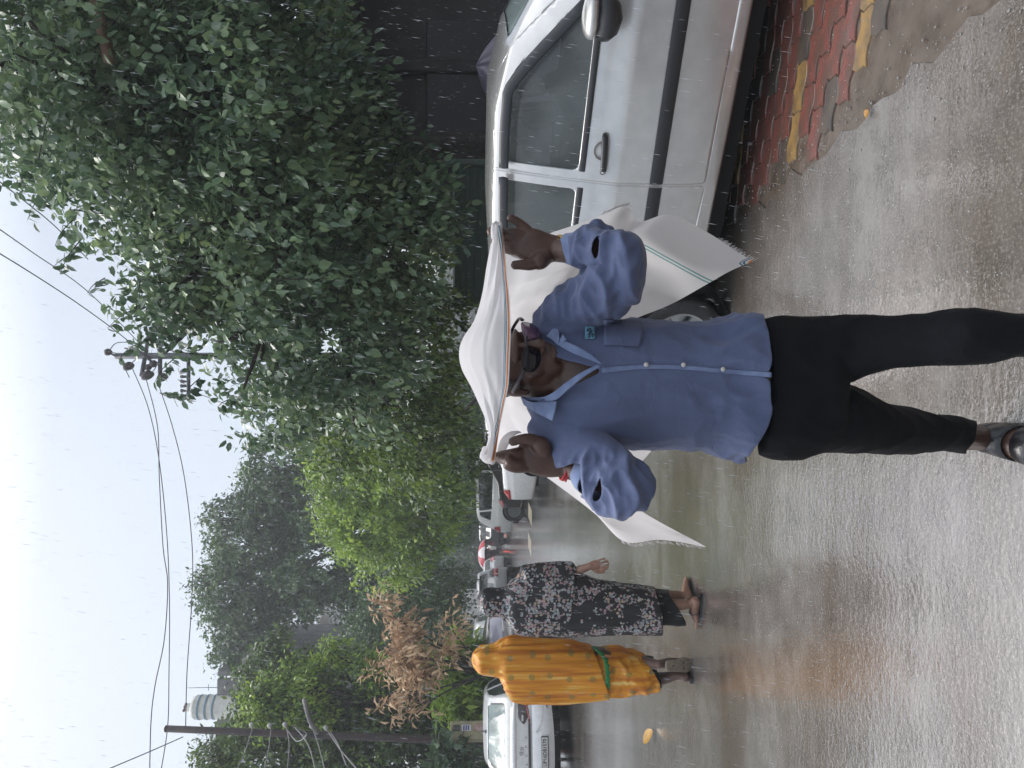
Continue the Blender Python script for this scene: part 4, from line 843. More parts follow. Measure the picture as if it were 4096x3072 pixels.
# ---- sandals
M_LEA = mat('wet black leather', (.014, .014, .016), .28, coat=.4, bump=.25, bump_s=120, noise_s=30, noise_a=.3)
for q in (qR, qL):
    sole = [(-.09, 0), (-.08, .028), (-.03, .036), (.04, .036), (.11, .048), (.17, .050), (.215, .040), (.238, .012), (.235, -.015), (.20, -.042), (.14, -.052), (.06, -.042), (-.03, -.036), (-.08, -.028)]
    so_ = catmull([(*s, 0) for s in sole + [sole[0]]], 4)[:-1]; n_s = len(so_)
    vs = [q(a, b, -.000) for a, b, _ in so_] + [q(a * 1.0, b * 1.02, .016) for a, b, _ in so_]
    fs = [tuple(range(n_s))[::-1], tuple(range(n_s, 2 * n_s))] + [(i, (i + 1) % n_s, n_s + (i + 1) % n_s, n_s + i) for i in range(n_s)]
    sa = mesh('sandal', vs, fs, M_LEA, man, world=True, smooth=False)
    def band(f0_, f1_, w0, h0, w1, h1_, a0=0, a1=180):
        vs = []; nn = 18
        for f_, w_, h_ in ((f0_, w0, h0), ((f0_ + f1_) / 2, (w0 + w1) / 2 + .001, (h0 + h1_) / 2 + .001), (f1_, w1, h1_)):
            for i in range(nn + 1):
                a = R(a0 + (a1 - a0) * i / nn); vs.append(q(f_, math.cos(a) * w_, .012 + math.sin(a) ** .8 * h_))
        fs = [(k * (nn + 1) + i, k * (nn + 1) + i + 1, (k + 1) * (nn + 1) + i + 1, (k + 1) * (nn + 1) + i) for k in range(2) for i in range(nn)]
        v = np.array([tuple(p) for p in vs]) - np.array(tuple(man.location)); o = mesh('strap', v, fs, M_LEA, sa); t_ = o.modifiers.new('t', 'SOLIDIFY'); t_.thickness = .004; t_.offset = 1
    band(.105, .158, .051, .062, .054, .046); band(.015, .085, .044, .098, .049, .072); band(-.03, .02, .040, .105, .043, .10, 0, 180)
    mesh('buckle', ell(q(.055, -.030, .078), (.004, .010, .003), n=10)[0] - np.array(tuple(man.location)), ell((0, 0, 0), (1, 1, 1), n=10)[1], M_CHROME, sa)
# ---- sunglasses, bangle, wrist thread, stubble and grey hair at the temple
M_LENS = mat('dark lens', (.006, .005, .008), .08, spec=.35); M_LENS2 = mat('purple lens', (.10, .04, .09), .08, spec=.8); M_FRAME = mat('sunglass frame', (.03, .022, .03), .25)
sg_ = None
for s in (-1, 1):
    pts = [(.008, .010), (.030, .016), (.056, .014), (.066, .004), (.064, -.014), (.050, -.026), (.028, -.028), (.012, -.018)]
    pl = catmull([(*p, 0) for p in pts + [pts[0]]], 4)[:-1]; n_p = len(pl)
    vs = []
    for off in (0, .002):
        for a, b, _ in pl: vs.append(H(s * a, .104 - 4.2 * (a - .01) ** 2 * 1.4 + off, b - .004))
    vs.append(H(s * .036, .106, -.004))
    fs = [(n_p + i, n_p + (i + 1) % n_p, 2 * n_p) for i in range(n_p)] + [(i, (i + 1) % n_p, n_p + (i + 1) % n_p, n_p + i) for i in range(n_p)]
    if sg_ is None:
        v, f = tube([H(-.012, .110, .004), H(0, .113, .007), H(.012, .110, .004)], .003, n=8); temples = [tube([H(-.066, .092, .006), H(-.078, .075, .008), H(-.080, .02, .006), H(-.078, -.012, -.002)], [(.003, .005)] * 4, n=8), tube([H(.066, .092, .006), H(.080, .075, .008), H(.082, .02, .006), H(.078, -.012, -.002)], [(.003, .005)] * 4, n=8)]
        sg_ = mesh('sunglasses', v, f, M_FRAME, man, world=True)
        for tv_, tf_ in temples: mesh('temple', tv_ - np.array(tuple(man.location)), tf_, M_FRAME, sg_)
    mesh('lens', np.array([tuple(p) for p in vs]) - np.array(tuple(man.location)), fs, M_LENS if s < 0 else M_LENS2, sg_)
tang = lambda a, b: (b - a).normalized()
ax = tang(wr_L, hL(1400, 790, D_)); b1 = ax.cross(Vector((0, 1, 0))).normalized(); b2 = ax.cross(b1)
for k, (rr, off) in enumerate(((.0335, .010), (.0325, .014), (.033, .002))):
    c = hL(1510, 800, D_) + ax * (off - .008); pts = [c + b1 * math.cos(t) * rr * 1.0 + b2 * math.sin(t) * rr * .82 + ax * .004 * math.sin(t) for t in np.linspace(0, 2 * math.pi, 30)]
    mesh('bangle', *tube(pts, .0024 if k else .0035, n=8, sub=1), mat('brass bangle', (.42, .29, .09), .3, metal=.9) if k < 2 else mat('dark brass band', (.16, .10, .04), .5, metal=.6), man, world=True)
ax = tang(wr_R, hR(1440, 760, D_)); b1 = ax.cross(Vector((0, 1, 0))).normalized(); b2 = ax.cross(b1)
for k in range(4):
    c = hR(1535, 800, D_) + ax * (k * .004 - .006); pts = [c + b1 * math.cos(t) * .0305 + b2 * math.sin(t) * .025 + ax * .003 * math.sin(t + k) for t in np.linspace(0, 2 * math.pi, 26)]
    mesh('wrist_thread', *tube(pts, .0026, n=6, sub=1), mat('red thread', (.30, .02, .025), .8), man, world=True)
hv, hf_ = join([ell(H(0, -.03, .028), (.0765, .080, .072), HM, 24), ell(H(-.068, .005, .018), (.012, .030, .034), HM, 12), ell(H(.068, .005, .018), (.012, .030, .034), HM, 12)])
mesh('hair', hv, hf_, mat('short grey hair', (.05, .045, .045), .8, noise_s=180, col2=(.16, .15, .15), bump=.6, bump_s=300), man, world=True)

# ---- the white cloth: one checked cotton towel, canopy and hanging back
def towel_material():
    m = cloth_mat('white cotton towel', (.84, .82, .82), (.77, .755, .76), weave=420, trans=.5, bumpa=.12); n = m.node_tree.nodes; l = m.node_tree.links; b = n['Principled BSDF']
    src = b.inputs['Base Color'].links[0].from_socket
    def band(at, lo, hi):
        a = n.new('ShaderNodeAttribute'); a.attribute_name = at; g = n.new('ShaderNodeMath'); g.operation = 'COMPARE'; g.inputs[1].default_value = (lo + hi) / 2; g.inputs[2].default_value = (hi - lo) / 2; l.new(a.outputs['Fac'], g.inputs[0]); return g.outputs[0]
    ts = [x for x in n if x.type == 'BSDF_TRANSLUCENT'][0]
    for at, lo, hi, c in (('hem', .0045, .0095, (.80, .26, .05)), ('hem', .0135, .0165, (.10, .22, .30)), ('hem', .0185, .021, (.10, .22, .30)), ('chk', .0, .003, (.22, .42, .42)), ('chk', .006, .009, (.22, .42, .42))):
        x = n.new('ShaderNodeMix'); x.data_type = 'RGBA'; l.new(band(at, lo, hi), x.inputs['Factor']); l.new(src, x.inputs['A']); x.inputs['B'].default_value = (*c, 1); src = x.outputs['Result']
    l.new(src, b.inputs['Base Color']); l.new(src, ts.inputs[0]); return m
M_TOW = towel_material()
def curve_at(pts, n):
    q = catmull([tuple(p) for p in pts], 16); s = np.r_[0, np.cumsum(np.linalg.norm(np.diff(q, axis=0), axis=1))]; t = np.linspace(0, s[-1], n); return np.array([np.interp(t, s, q[:, k]) for k in range(q.shape[1])]).T
NS, NF, NB = 110, 26, 64
top = curve_at([c1(*p) for p in ((235, 1172, 1.70), (262, 1060, 1.70), (202, 905, 1.74), (150, 805, 1.765), (140, 730, 1.77), (160, 670, 1.765), (205, 600, 1.745), (240, 480, 1.72), (262, 350, 1.71), (290, 215, 1.70))], NS)
hemc = curve_at([c1(*p) for p in ((290, 1186, 1.665), (308, 1060, 1.650), (330, 950, 1.625), (346, 870, 1.605), (352, 760, 1.597), (356, 640, 1.60), (350, 500, 1.625), (338, 380, 1.65), (322, 222, 1.668))], NS)
V_s = []; hemA = []; chkA = []
for i in range(NS):
    a, b = top[i], hemc[i]; s = i / (NS - 1)
    fw = .035 + .03 * math.exp(-((s - .5) / .2) ** 2)
    for k in range(NF):
        t = 1 - k / (NF - 1)                                    # from hem up to the top
        p = a * (1 - t) + b * t; p = p + np.array((0, -fw * math.sin(math.pi * t) * .6, .018 * math.sin(math.pi * t) * math.exp(-((s - .5) / .22) ** 2)))
        pinch = 1 + 2.2 * (abs(s - .5) * 2) ** 3
        p = p + np.array((0, -1, .3)) * (.0050 * pinch * math.sin(t * 17 + 3 * math.sin(s * 5)) * (.25 + abs(s - .5) * 2) * math.sin(math.pi * min(1, t * 1.0)))
        p = p + np.array((0, -1, .2)) * .006 * nz3(s * 7, t * 14, 2)
        V_s.append(p); hemA.append(np.linalg.norm((b - a)) * (1 - t) * 1.25); chkA.append(1)
bl = [(1.70, 250, 1178), (1.75, 430, 1225), (1.80, 500, 1252), (1.86, 700, 1402), (1.90, 830, 1525), (1.92, 985, 1520), (1.93, 1175, 1549)]
br = [(1.705, 262, 225), (1.78, 420, 275), (1.82, 540, 232), (1.86, 700, 175), (1.88, 838, 126), (1.87, 888, 190), (1.88, 1020, 162), (1.90, 1170, 242), (1.91, 1320, 335), (1.915, 1366, 357)]
bb = [(1.93, 1175, 1549), (1.94, 870, 1375), (1.97, 900, 1250), (1.99, 1050, 1050), (2.0, 1050, 850), (1.98, 930, 700), (1.95, 860, 612), (1.93, 1040, 528), (1.92, 1200, 440), (1.915, 1290, 388), (1.915, 1366, 357)]
L_ = curve_at([c1(x, y, d) for d, x, y in bl], NB); R_ = curve_at([c1(x, y, d) for d, x, y in br], NB); B_ = curve_at([c1(x, y, d) for d, x, y in bb], NS)
o0 = len(V_s); c00, c10, c01, c11 = top[0], top[-1], B_[0], B_[-1]; L_[0], R_[0] = c00, c10
for i in range(NS):
    s = i / (NS - 1)
    for k in range(1, NB):
        t = k / (NB - 1); tt = t
        p = (1 - t) * top[i] + t * B_[i] + (1 - s) * L_[k] + s * R_[k] - ((1 - s) * (1 - t) * c00 + s * (1 - t) * c10 + (1 - s) * t * c01 + s * t * c11)
        y_ = p[1]; bulge = .17 * math.sin(math.pi * s) ** .7 * min(1, t * 11) ** .6; p = p + np.array((0, bulge * (1 - .3 * t), 0))
        p = p + np.array((0, 1, 0)) * (.013 * math.sin(s * 26 + 2.5 * t + 2 * nz3(s * 3, t * 2, 1)) * min(1, t * 3) + .028 * nz3(s * 6, t * 4, 7) * min(1, t * 4) + .012 * nz3(s * 19, t * 7, 3) * min(1, t * 4))
        if s > .8: p = p + np.array((0, 1, 0)) * .022 * math.sin((s - .8) * 26 + t * 4) * t * min(1, (1 - s) * 12)
        V_s.append(p); d_b = np.linalg.norm(p[[0, 2]] - B_[i][[0, 2]]); hemA.append(np.linalg.norm(p - B_[i]) if s > .5 else .5)
        chkA.append(((s - .905) * .75) if t > .45 else 1)
idx = lambda i, k: (i * NF + NF - 1) if k == 0 else o0 + i * (NB - 1) + k - 1
fs = [(i * NF + k, (i + 1) * NF + k, (i + 1) * NF + k + 1, i * NF + k + 1) for i in range(NS - 1) for k in range(NF - 1)]
fs += [(idx(i, k), idx(i + 1, k), idx(i + 1, k + 1), idx(i, k + 1)) for i in range(NS - 1) for k in range(NB - 1)]
tw = mesh('cotton_towel', np.array(V_s) , fs, M_TOW, None, attrs={'hem': hemA, 'chk': chkA})
tag(tw, 'thin white cotton towel with orange and blue striped edge stretched over his head', 'towel')
ss = tw.modifiers.new('s', 'SUBSURF'); ss.levels = 1; ss.render_levels = 1
# fringes on the short ends, bunches held in the hands
fr = []; rr_ = random.Random(5)
for crv, a0, a1 in ((L_, .66, .97), (R_, .42, .52), (R_, .86, 1.0)):
    for k in range(75):
        t = a0 + (a1 - a0) * rr_.random(); ti = t * (NB - 1); p = Vector(crv[int(ti)]).lerp(Vector(crv[min(NB - 1, int(ti) + 1)]), ti % 1) + Vector((rr_.uniform(-.002, .002), 0, rr_.uniform(-.004, .004))); dr = Vector((-.6 if crv is L_ else .5, rr_.uniform(-.2, .2), -.7 + rr_.uniform(-.3, .3))).normalized()
        fr.append(tube([p, p + dr * .006, p + dr * rr_.uniform(.007, .012) + Vector((0, 0, -.002))], [.0007, .0006, .0003], n=4, sub=1))
fv_, ff_ = join(fr); mesh('fringe', fv_, ff_, M_TOW, tw, attrs={'hem': [1] * len(fv_), 'chk': [1] * len(fv_)}).__setitem__('kind', 'stuff')
bunch = [tube([c1(248, 1140, 1.69), c1(238, 1160, 1.685), c1(250, 1176, 1.68), c1(285, 1190, 1.672)], [.007, .0075, .008, .007], n=14), tube([c1(250, 1130, 1.70), c1(240, 1168, 1.70), c1(262, 1188, 1.685)], [.006, .007, .007], n=14)]
bv_, bf_, bn_ = fuse(bunch, .003, 3); mesh('gathered_corner', folds(bv_, bn_, .002, 60, 1), bf_, M_TOW, tw, attrs={'hem': [1] * len(bv_), 'chk': [1] * len(bv_)})
g2_ = fuse([tube([c1(285, 260, 1.685), c1(283, 226, 1.69), c1(290, 214, 1.70), c1(292, 228, 1.715)], [(.014, .006)] * 4, n=12), tube([c1(310, 270, 1.675), c1(312, 226, 1.682), c1(312, 216, 1.70), c1(312, 230, 1.715)], [(.013, .006)] * 4, n=12)], .003, 2)
mesh('gathered_corner', g2_[0], g2_[1], M_TOW, tw, attrs={'hem': [1] * len(g2_[0]), 'chk': [1] * len(g2_[0])})
free_patch('inner_fold', [[c1(330, 250, 1.705), c1(350, 280, 1.70), c1(385, 318, 1.695), c1(408, 350, 1.69)], [c1(335, 300, 1.71), c1(352, 330, 1.71), c1(380, 345, 1.705), c1(402, 352, 1.70)]], M_TOW, .002, tw)
free_patch('inner_fold', [[c1(320, 1175, 1.70), c1(345, 1120, 1.70), c1(372, 1080, 1.69), c1(400, 1068, 1.70)], [c1(300, 1150, 1.72), c1(315, 1100, 1.72), c1(345, 1070, 1.71), c1(385, 1062, 1.71)]], M_TOW, .002, tw)
# ================================================================== THE TWO WOMEN
c3 = lambda x, y, D: P(872 - .5255 * y, 1850 + .5255 * x, D)
def frame_head(C, yaw, pit=0):
    f0 = Vector((math.sin(yaw), math.cos(yaw), 0)); r = Vector((math.cos(yaw), -math.sin(yaw), 0)); u = Vector((0, 0, 1)); f = f0 * math.cos(pit) - u * math.sin(pit); u2 = u * math.cos(pit) + f0 * math.sin(pit)
    M = Matrix((r, f, u2)).transposed(); return (lambda a, b, c: C + r * a + f * b + u2 * c), (lambda a, b, c, rad, n=14: ell(C + r * a + f * b + u2 * c, rad, M, n))
def floral_material(th=.475, base=.012, nm='black floral cloth'):
    m = bpy.data.materials.new(nm); m.use_nodes = True; n = m.node_tree.nodes; l = m.node_tree.links; b = n['Principled BSDF']; b.inputs['Roughness'].default_value = .6
    t0_ = n.new('ShaderNodeTexCoord'); t = n.new('ShaderNodeMapping'); t.inputs['Location'].default_value = (1.37, .6, .83); l.new(t0_.outputs['Object'], t.inputs[0]); nzz = n.new('ShaderNodeTexNoise'); nzz.inputs['Scale'].default_value = 9; l.new(t.outputs[0], nzz.inputs[0])
    cl = n.new('ShaderNodeMath'); cl.operation = 'GREATER_THAN'; cl.inputs[1].default_value = th; l.new(nzz.outputs[0], cl.inputs[0])
    v = n.new('ShaderNodeTexVoronoi'); v.inputs['Scale'].default_value = 62; l.new(t.outputs[0], v.inputs[0])
    d = n.new('ShaderNodeMath'); d.operation = 'LESS_THAN'; d.inputs[1].default_value = .62; l.new(v.outputs['Distance'], d.inputs[0])
    pk = n.new('ShaderNodeSeparateColor'); l.new(v.outputs['Color'], pk.inputs[0]); g = n.new('ShaderNodeMath'); g.operation = 'GREATER_THAN'; g.inputs[1].default_value = .34; l.new(pk.outputs[0], g.inputs[0])
    m1 = n.new('ShaderNodeMath'); m1.operation = 'MULTIPLY'; l.new(cl.outputs[0], m1.inputs[0]); l.new(d.outputs[0], m1.inputs[1]); m2 = n.new('ShaderNodeMath'); m2.operation = 'MULTIPLY'; l.new(m1.outputs[0], m2.inputs[0]); l.new(g.outputs[0], m2.inputs[1])
    v2 = n.new('ShaderNodeTexVoronoi'); v2.inputs['Scale'].default_value = 17; l.new(t.outputs[0], v2.inputs[0]); d2 = n.new('ShaderNodeMath'); d2.operation = 'LESS_THAN'; d2.inputs[1].default_value = .17; l.new(v2.outputs['Distance'], d2.inputs[0])
    mxx = n.new('ShaderNodeMath'); mxx.operation = 'MAXIMUM'; l.new(m2.outputs[0], mxx.inputs[0]); l.new(d2.outputs[0], mxx.inputs[1])
    r = n.new('ShaderNodeValToRGB'); e = r.color_ramp.elements; e.new(.4); e.new(.7); e[0].color = (.36, .38, .39, 1); e[1].color = (.20, .24, .25, 1); e[2].color = (.32, .19, .22, 1); e[3].color = (.36, .30, .20, 1); l.new(pk.outputs[1], r.inputs[0])
    x = n.new('ShaderNodeMix'); x.data_type = 'RGBA'; l.new(mxx.outputs[0], x.inputs['Factor']); x.inputs['A'].default_value = (base, base, base * 1.15, 1); l.new(r.outputs[0], x.inputs['B']); l.new(x.outputs['Result'], b.inputs['Base Color']); return m
def saree_material():
    m = bpy.data.materials.new('orange veil cloth'); m.use_nodes = True; n = m.node_tree.nodes; l = m.node_tree.links; b = n['Principled BSDF']; b.inputs['Roughness'].default_value = .6
    t = n.new('ShaderNodeTexCoord'); mp = n.new('ShaderNodeMapping'); mp.inputs['Scale'].default_value = (1, 1, .05); l.new(t.outputs['Object'], mp.inputs[0])
    q = n.new('ShaderNodeTexNoise'); q.inputs['Scale'].default_value = 30; q.inputs['Detail'].default_value = 4; l.new(mp.outputs[0], q.inputs[0])
    r = n.new('ShaderNodeValToRGB'); e = r.color_ramp.elements; e.new(.5); e.new(.6); e[0].position = .36; e[0].color = (.42, .13, .012, 1); e[1].position = .50; e[1].color = (.60, .235, .016, 1); e[2].position = .60; e[2].color = (.64, .29, .02, 1); e[3].position = .68; e[3].color = (.74, .50, .16, 1); l.new(q.outputs[0], r.inputs[0])
    sx_ = n.new('ShaderNodeSeparateXYZ'); l.new(t.outputs['Object'], sx_.inputs[0]); cb = n.new('ShaderNodeCombineXYZ'); l.new(sx_.outputs[0], cb.inputs[0]); l.new(sx_.outputs[2], cb.inputs[1])
    v = n.new('ShaderNodeTexVoronoi'); v.voronoi_dimensions = '2D'; v.inputs['Scale'].default_value = 7.0; v.inputs['Randomness'].default_value = .35; l.new(cb.outputs[0], v.inputs[0])
    g = n.new('ShaderNodeMapRange'); g.inputs[1].default_value = .13; g.inputs[2].default_value = .17; g.inputs[3].default_value = 1; g.inputs[4].default_value = 0; l.new(v.outputs['Distance'], g.inputs[0])
    n2 = n.new('ShaderNodeTexNoise'); n2.inputs['Scale'].default_value = 70; l.new(t.outputs['Object'], n2.inputs[0]); mm = n.new('ShaderNodeMath'); mm.operation = 'MULTIPLY'; l.new(g.outputs[0], mm.inputs[0]); l.new(n2.outputs[0], mm.inputs[1])
    x = n.new('ShaderNodeMix'); x.data_type = 'RGBA'; l.new(mm.outputs[0], x.inputs['Factor']); l.new(r.outputs[0], x.inputs['A']); x.inputs['B'].default_value = (.10, .16, .06, 1); l.new(x.outputs['Result'], b.inputs['Base Color'])
    return m
M_FLOR = floral_material(); M_FLOR2 = floral_material(.43, .020, 'black floral scarf cloth'); M_SAR = saree_material(); M_BLK = cloth_mat('black cotton', (.010, .010, .011), (.016, .016, .018))
def garment(name, prof, D, dep, m, parent, amp, sc, dirn, hemf=None, extra=[], seed=0, vox=.011, shift=lambda cx: 0):
    rg = [sring(872 - .5255 * l, 872 - .5255 * r, 1850 + .5255 * cx, D + shift(cx), dep * min(1, max((l - r) / 300, .82 if l - r > 120 else .3))) for cx, r, l in prof]
    v, f, n = fuse([loft(rg, n=40, e=2.2, sub=4)] + extra, vox, 3); v2 = folds(v, n, amp, sc, seed, dirn)
    if hemf:
        U, V = proj(v2); ok = hemf((V - 1850) / .5255, (872 - U) / .5255); v2, f = keep(v2, f, ok)
    o = mesh(name, v2, f, m, parent, world=True); t = o.modifiers.new('t', 'SOLIDIFY'); t.thickness = .005; t.offset = -1
    s = o.modifiers.new('s', 'SUBSURF'); s.levels = 1; s.render_levels = 1; return o
def slipper(parent, q, m, toe=.0):
    pts = [(-.10, 0), (-.085, .03), (0, .036), (.09, .046), (.145, .03), (.155, 0), (.145, -.03), (.09, -.044), (0, -.034), (-.085, -.03)]
    so_ = catmull([(*s, 0) for s in pts + [pts[0]]], 3)[:-1]; n_s = len(so_)
    vs = [q(a, b, .0) for a, b, _ in so_] + [q(a, b, .018) for a, b, _ in so_]; fs = [tuple(range(n_s))[::-1], tuple(range(n_s, 2 * n_s))] + [(i, (i + 1) % n_s, n_s + (i + 1) % n_s, n_s + i) for i in range(n_s)]
    s_ = mesh('slipper', vs, fs, m, parent, world=True, smooth=False); return s_
# ---- woman in black with flowers
wb = thing('person', G(640, 2790), 'person seen from behind in a black floral robe and head scarf, walking in sandals', 'person')
DB_ = 4.95; C = c3(238, 395, DB_); Hb, hb = frame_head(C + Vector((0, 0, -.01)), R(-5))
pb = head_parts(Hb, hb, False); pb.append(tube([Hb(0, -.01, -.05), Hb(0, -.02, -.16)], [.055, .06], n=14))
pb.append(loft([sring(600, 730, 2050, DB_, .12), sring(570, 745, 2120, DB_, .18), sring(570, 735, 2300, DB_, .19), sring(565, 735, 2420, DB_, .21), sring(580, 720, 2500, DB_, .2)], n=20))
ls, rs = c3(400, 560, DB_), c3(430, 230, DB_); el = c3(790, 190, DB_ + .06); wr = c3(965, 125, DB_ - .02)
pb.append(tube([rs, (rs + el) / 2, el, (el + wr) / 2, wr], [.048, .042, .036, .033, (.024, .020)], n=14))
pb.append(tube([ls, c3(620, 590, DB_ - .05), c3(800, 560, DB_ + .15), c3(760, 500, DB_ + .3)], [.048, .040, .034, .026], n=12))
pb.append(tube([wr, c3(1000, 118, DB_ - .02), c3(1035, 118, DB_ - .02)], [(.024, .02), (.036, .018), (.036, .016)], n=14))
for a, b_, r_ in (((1000, 152), [(1020, 166), (1055, 172), (1085, 166)], .010), ((1030, 142), [(1065, 148), (1098, 140), (1112, 128)], .0085), ((1035, 124), [(1072, 124), (1108, 112), (1112, 98)], .0085), ((1030, 106), [(1062, 98), (1098, 88), (1104, 76)], .008), ((1022, 92), [(1045, 76), (1075, 66), (1088, 72)], .0075)):
    pb.append(finger([c3(*a, DB_ - .02)] + [c3(*q, DB_ - .03) for q in b_], r_, r_ * .8))
hipb = c3(1000, 440, DB_)
a1, a2 = c3(1650, 345, DB_ + .14), c3(1700, 415, DB_ - .03); a1.z = .10; a2.z = .10
pb.append(tube([c3(1050, 380, DB_), c3(1350, 360, DB_ + .07), a1], [.08, .06, .032], n=12)); pb.append(tube([c3(1050, 500, DB_), c3(1400, 440, DB_ - .04), a2], [.08, .06, .032], n=12))
f1, q1 = foot_parts(a1, Vector((.5, 1, 0)).normalized(), .85); f2, q2 = foot_parts(a2, Vector((-.9, .35, 0)).normalized(), .85); pb += f1 + f2
v, f, n = fuse(pb, .004, 2); mesh('body', v, f, M_SK2, wb, world=True)
garment('head_scarf', [(112, 370, 420), (128, 335, 450), (165, 305, 484), (220, 296, 500), (280, 300, 498), (330, 285, 520), (375, 240, 585), (430, 205, 640), (560, 175, 660), (700, 150, 658), (830, 160, 655), (900, 170, 650)], DB_, .30, M_FLOR2, wb, .008, 9, (1.4, 1, .4),
    hemf=lambda x, y: x < 870 - (y - 150) * .10, extra=[tube([c3(480, 230, DB_), c3(650, 185, DB_ + .02), c3(790, 160, DB_ + .03), c3(840, 150, DB_ + .01)], [.10, .085, .065, .05], n=16)], seed=3)
garment('robe', [(520, 240, 630), (700, 205, 640), (900, 190, 645), (1000, 215, 640), (1150, 250, 632), (1250, 262, 632), (1400, 275, 640), (1500, 290, 640), (1560, 300, 640)], DB_ + .005, .30, M_FLOR, wb, .011, 7, (1.6, 1, .3), hemf=lambda x, y: x < 1535 - np.clip((520 - y) / 220, 0, 1) * 60, seed=6)
garment('leggings', [(1350, 300, 560), (1500, 300, 565), (1620, 310, 570), (1700, 360, 572), (1760, 380, 570)], DB_ + .01, .24, M_BLK, wb, .008, 9, (1.5, 1, .4), hemf=lambda x, y: x < 1580 + np.clip((y - 330) / 220, 0, 1) * 130)
for q in (q1, q2):
    s_ = slipper(wb, q, M_LEA)
    v, f = tube([q(.06, .042, .02), q(.075, .03, .06), q(.09, 0, .072), q(.075, -.03, .06), q(.06, -.042, .02)], [(.004, .014)] * 5, n=8); mesh('strap', v - np.array(tuple(wb.location)), f, M_LEA, s_)
# ---- woman in orange
wo_ = thing('person', G(380, 2770), 'person seen from behind under an orange and green veil, one foot lifted', 'person')
DO = 5.2; C = c3(222, 845, DO); Ho, ho = frame_head(C, R(0)); po = head_parts(Ho, ho, False); po.append(tube([Ho(0, -.01, -.05), Ho(0, -.02, -.16)], [.055, .06], n=14))
po.append(loft([sring(330, 500, 2050, DO, .12), sring(300, 500, 2120, DO, .18), sring(300, 490, 2300, DO, .19), sring(300, 480, 2420, DO, .21), sring(310, 460, 2500, DO, .2)], n=20))
for y_, sg in ((730, 1), (1060, -1)): po.append(tube([c3(400, y_, DO), c3(620, y_ - sg * 10, DO), c3(760, y_ + sg * 30, DO + .14), c3(780, y_ + sg * 100, DO + .2)], [.046, .04, .034, .026], n=12))
aS = c3(1690, 955, DO - .02); aS.z = .10; po.append(tube([c3(1050, 960, DO), c3(1400, 990, DO + .06), aS], [.08, .058, .031], n=12)); fS, qS = foot_parts(aS, Vector((.15, 1, 0)).normalized(), .85); po += fS
aL = c3(1480, 870, DO - .12)      # lifted foot: toes on the ground, sole towards the camera
po.append(tube([c3(1050, 860, DO), c3(1300, 850, DO + .02), aL], [.08, .055, .032], n=12))
hl = c3(1500, 880, DO - .17); to_ = c3(1715, 868, DO - .02); to_.z = .02
fd = (to_ - hl).normalized(); fsd = Vector((1, 0, 0)); fn = fsd.cross(fd).normalized(); fn = fn if fn.y > 0 else -fn
po.append(tube([hl + fn * .02, hl + fd * .08 + fn * .035, hl + fd * .16 + fn * .03, to_ + fn * .02], [(.028, .026), (.034, .03), (.042, .02), (.030, .012)], n=14, up=tuple(fn)))
for k, r_ in enumerate((-.03, -.014, 0, .014, .027)): po.append(tube([to_ - fd * .03 + fsd * r_ + fn * .012, to_ + fsd * r_ + fn * .018 + fd * (.005 - abs(r_) * .3)], [.009, .008], n=8))
v, f, n = fuse(po, .0075, 3); mesh('body', v, f, M_SK3, wo_, world=True)
garment('veil', [(82, 800, 865), (95, 775, 890), (130, 750, 920), (180, 728, 940), (230, 722, 952), (285, 700, 962), (320, 685, 1040), (350, 668, 1110), (400, 664, 1148), (600, 676, 1155), (800, 690, 1150), (1000, 735, 1132), (1110, 770, 1118), (1180, 780, 1110)], DO, .30, M_SAR, wo_, .015, 9, (1.6, 1, .18), hemf=lambda x, y: x < 985 + np.clip((y - 735) / 375, 0, 1) ** .8 * 140, seed=2)
gr_ = [(x, y, x2) for x, y, x2 in ((985, 740, 1), (1040, 790, 1), (1078, 850, 1), (1090, 950, 1), (1090, 1040, 1), (1122, 1108, 1))]
M_GRN = cloth_mat('green border cloth', (.03, .22, .07), (.02, .14, .05), ns=40)
cc = catmull([(x, y, 0) for x, y, _ in gr_], 10); vs = []
for x, y, _ in cc:
    e = (y - 925) / 185; dD = DO - .155 * math.sqrt(max(.02, 1 - e * e)); w = 34 + 5 * math.sin(y * .13)
    for k in range(4): vs.append(c3(x - 2 + w * k / 3, y + 1.5 * math.sin(y * .2 + k), dD - .012 - .004 * math.sin(y * .25)))
o = mesh('green_border', vs, [(i * 4 + k, i * 4 + k + 1, i * 4 + k + 5, i * 4 + k + 4) for i in range(len(cc) - 1) for k in range(3)], M_GRN, wo_, world=True); o.modifiers.new('t', 'SOLIDIFY').thickness = .004
garment('skirt', [(980, 760, 1095), (1120, 745, 1112), (1200, 745, 1106), (1290, 765, 1095), (1380, 795, 1082), (1440, 820, 1068), (1500, 845, 1050), (1540, 850, 1040)], DO + .01, .30, M_SAR, wo_, .014, 8, (.8, 1, 1.1), hemf=lambda x, y: x < 1390 + np.clip((y - 790) / 230, 0, 1) * 122, seed=9)
garment('petticoat', [(1250, 800, 1060), (1380, 805, 1060), (1450, 815, 1055), (1520, 835, 1030), (1570, 850, 1010)], DO + .01, .24, M_BLK, wo_, .008, 9, (1.5, 1, .4), hemf=lambda x, y: x < 1440 + np.clip((y - 800) / 200, 0, 1) * 85 + np.clip((860 - y) / 60, 0, 1) * 20)
slipper(wo_, qS, M_LEA)
M_BEI = mat('beige rubber sole', (.27, .22, .17), .5, noise_s=40, noise_a=.25, bump=.3, bump_s=120)
pts = [(-.11, 0), (-.095, .034), (0, .040), (.09, .052), (.15, .036), (.16, 0), (.15, -.036), (.09, -.052), (0, -.040), (-.095, -.034)]; so_ = catmull([(*s, 0) for s in pts + [pts[0]]], 4)[:-1]; n_s = len(so_)
mid = hl * .45 + to_ * .55 - fn * .012; sc_ = 1.0
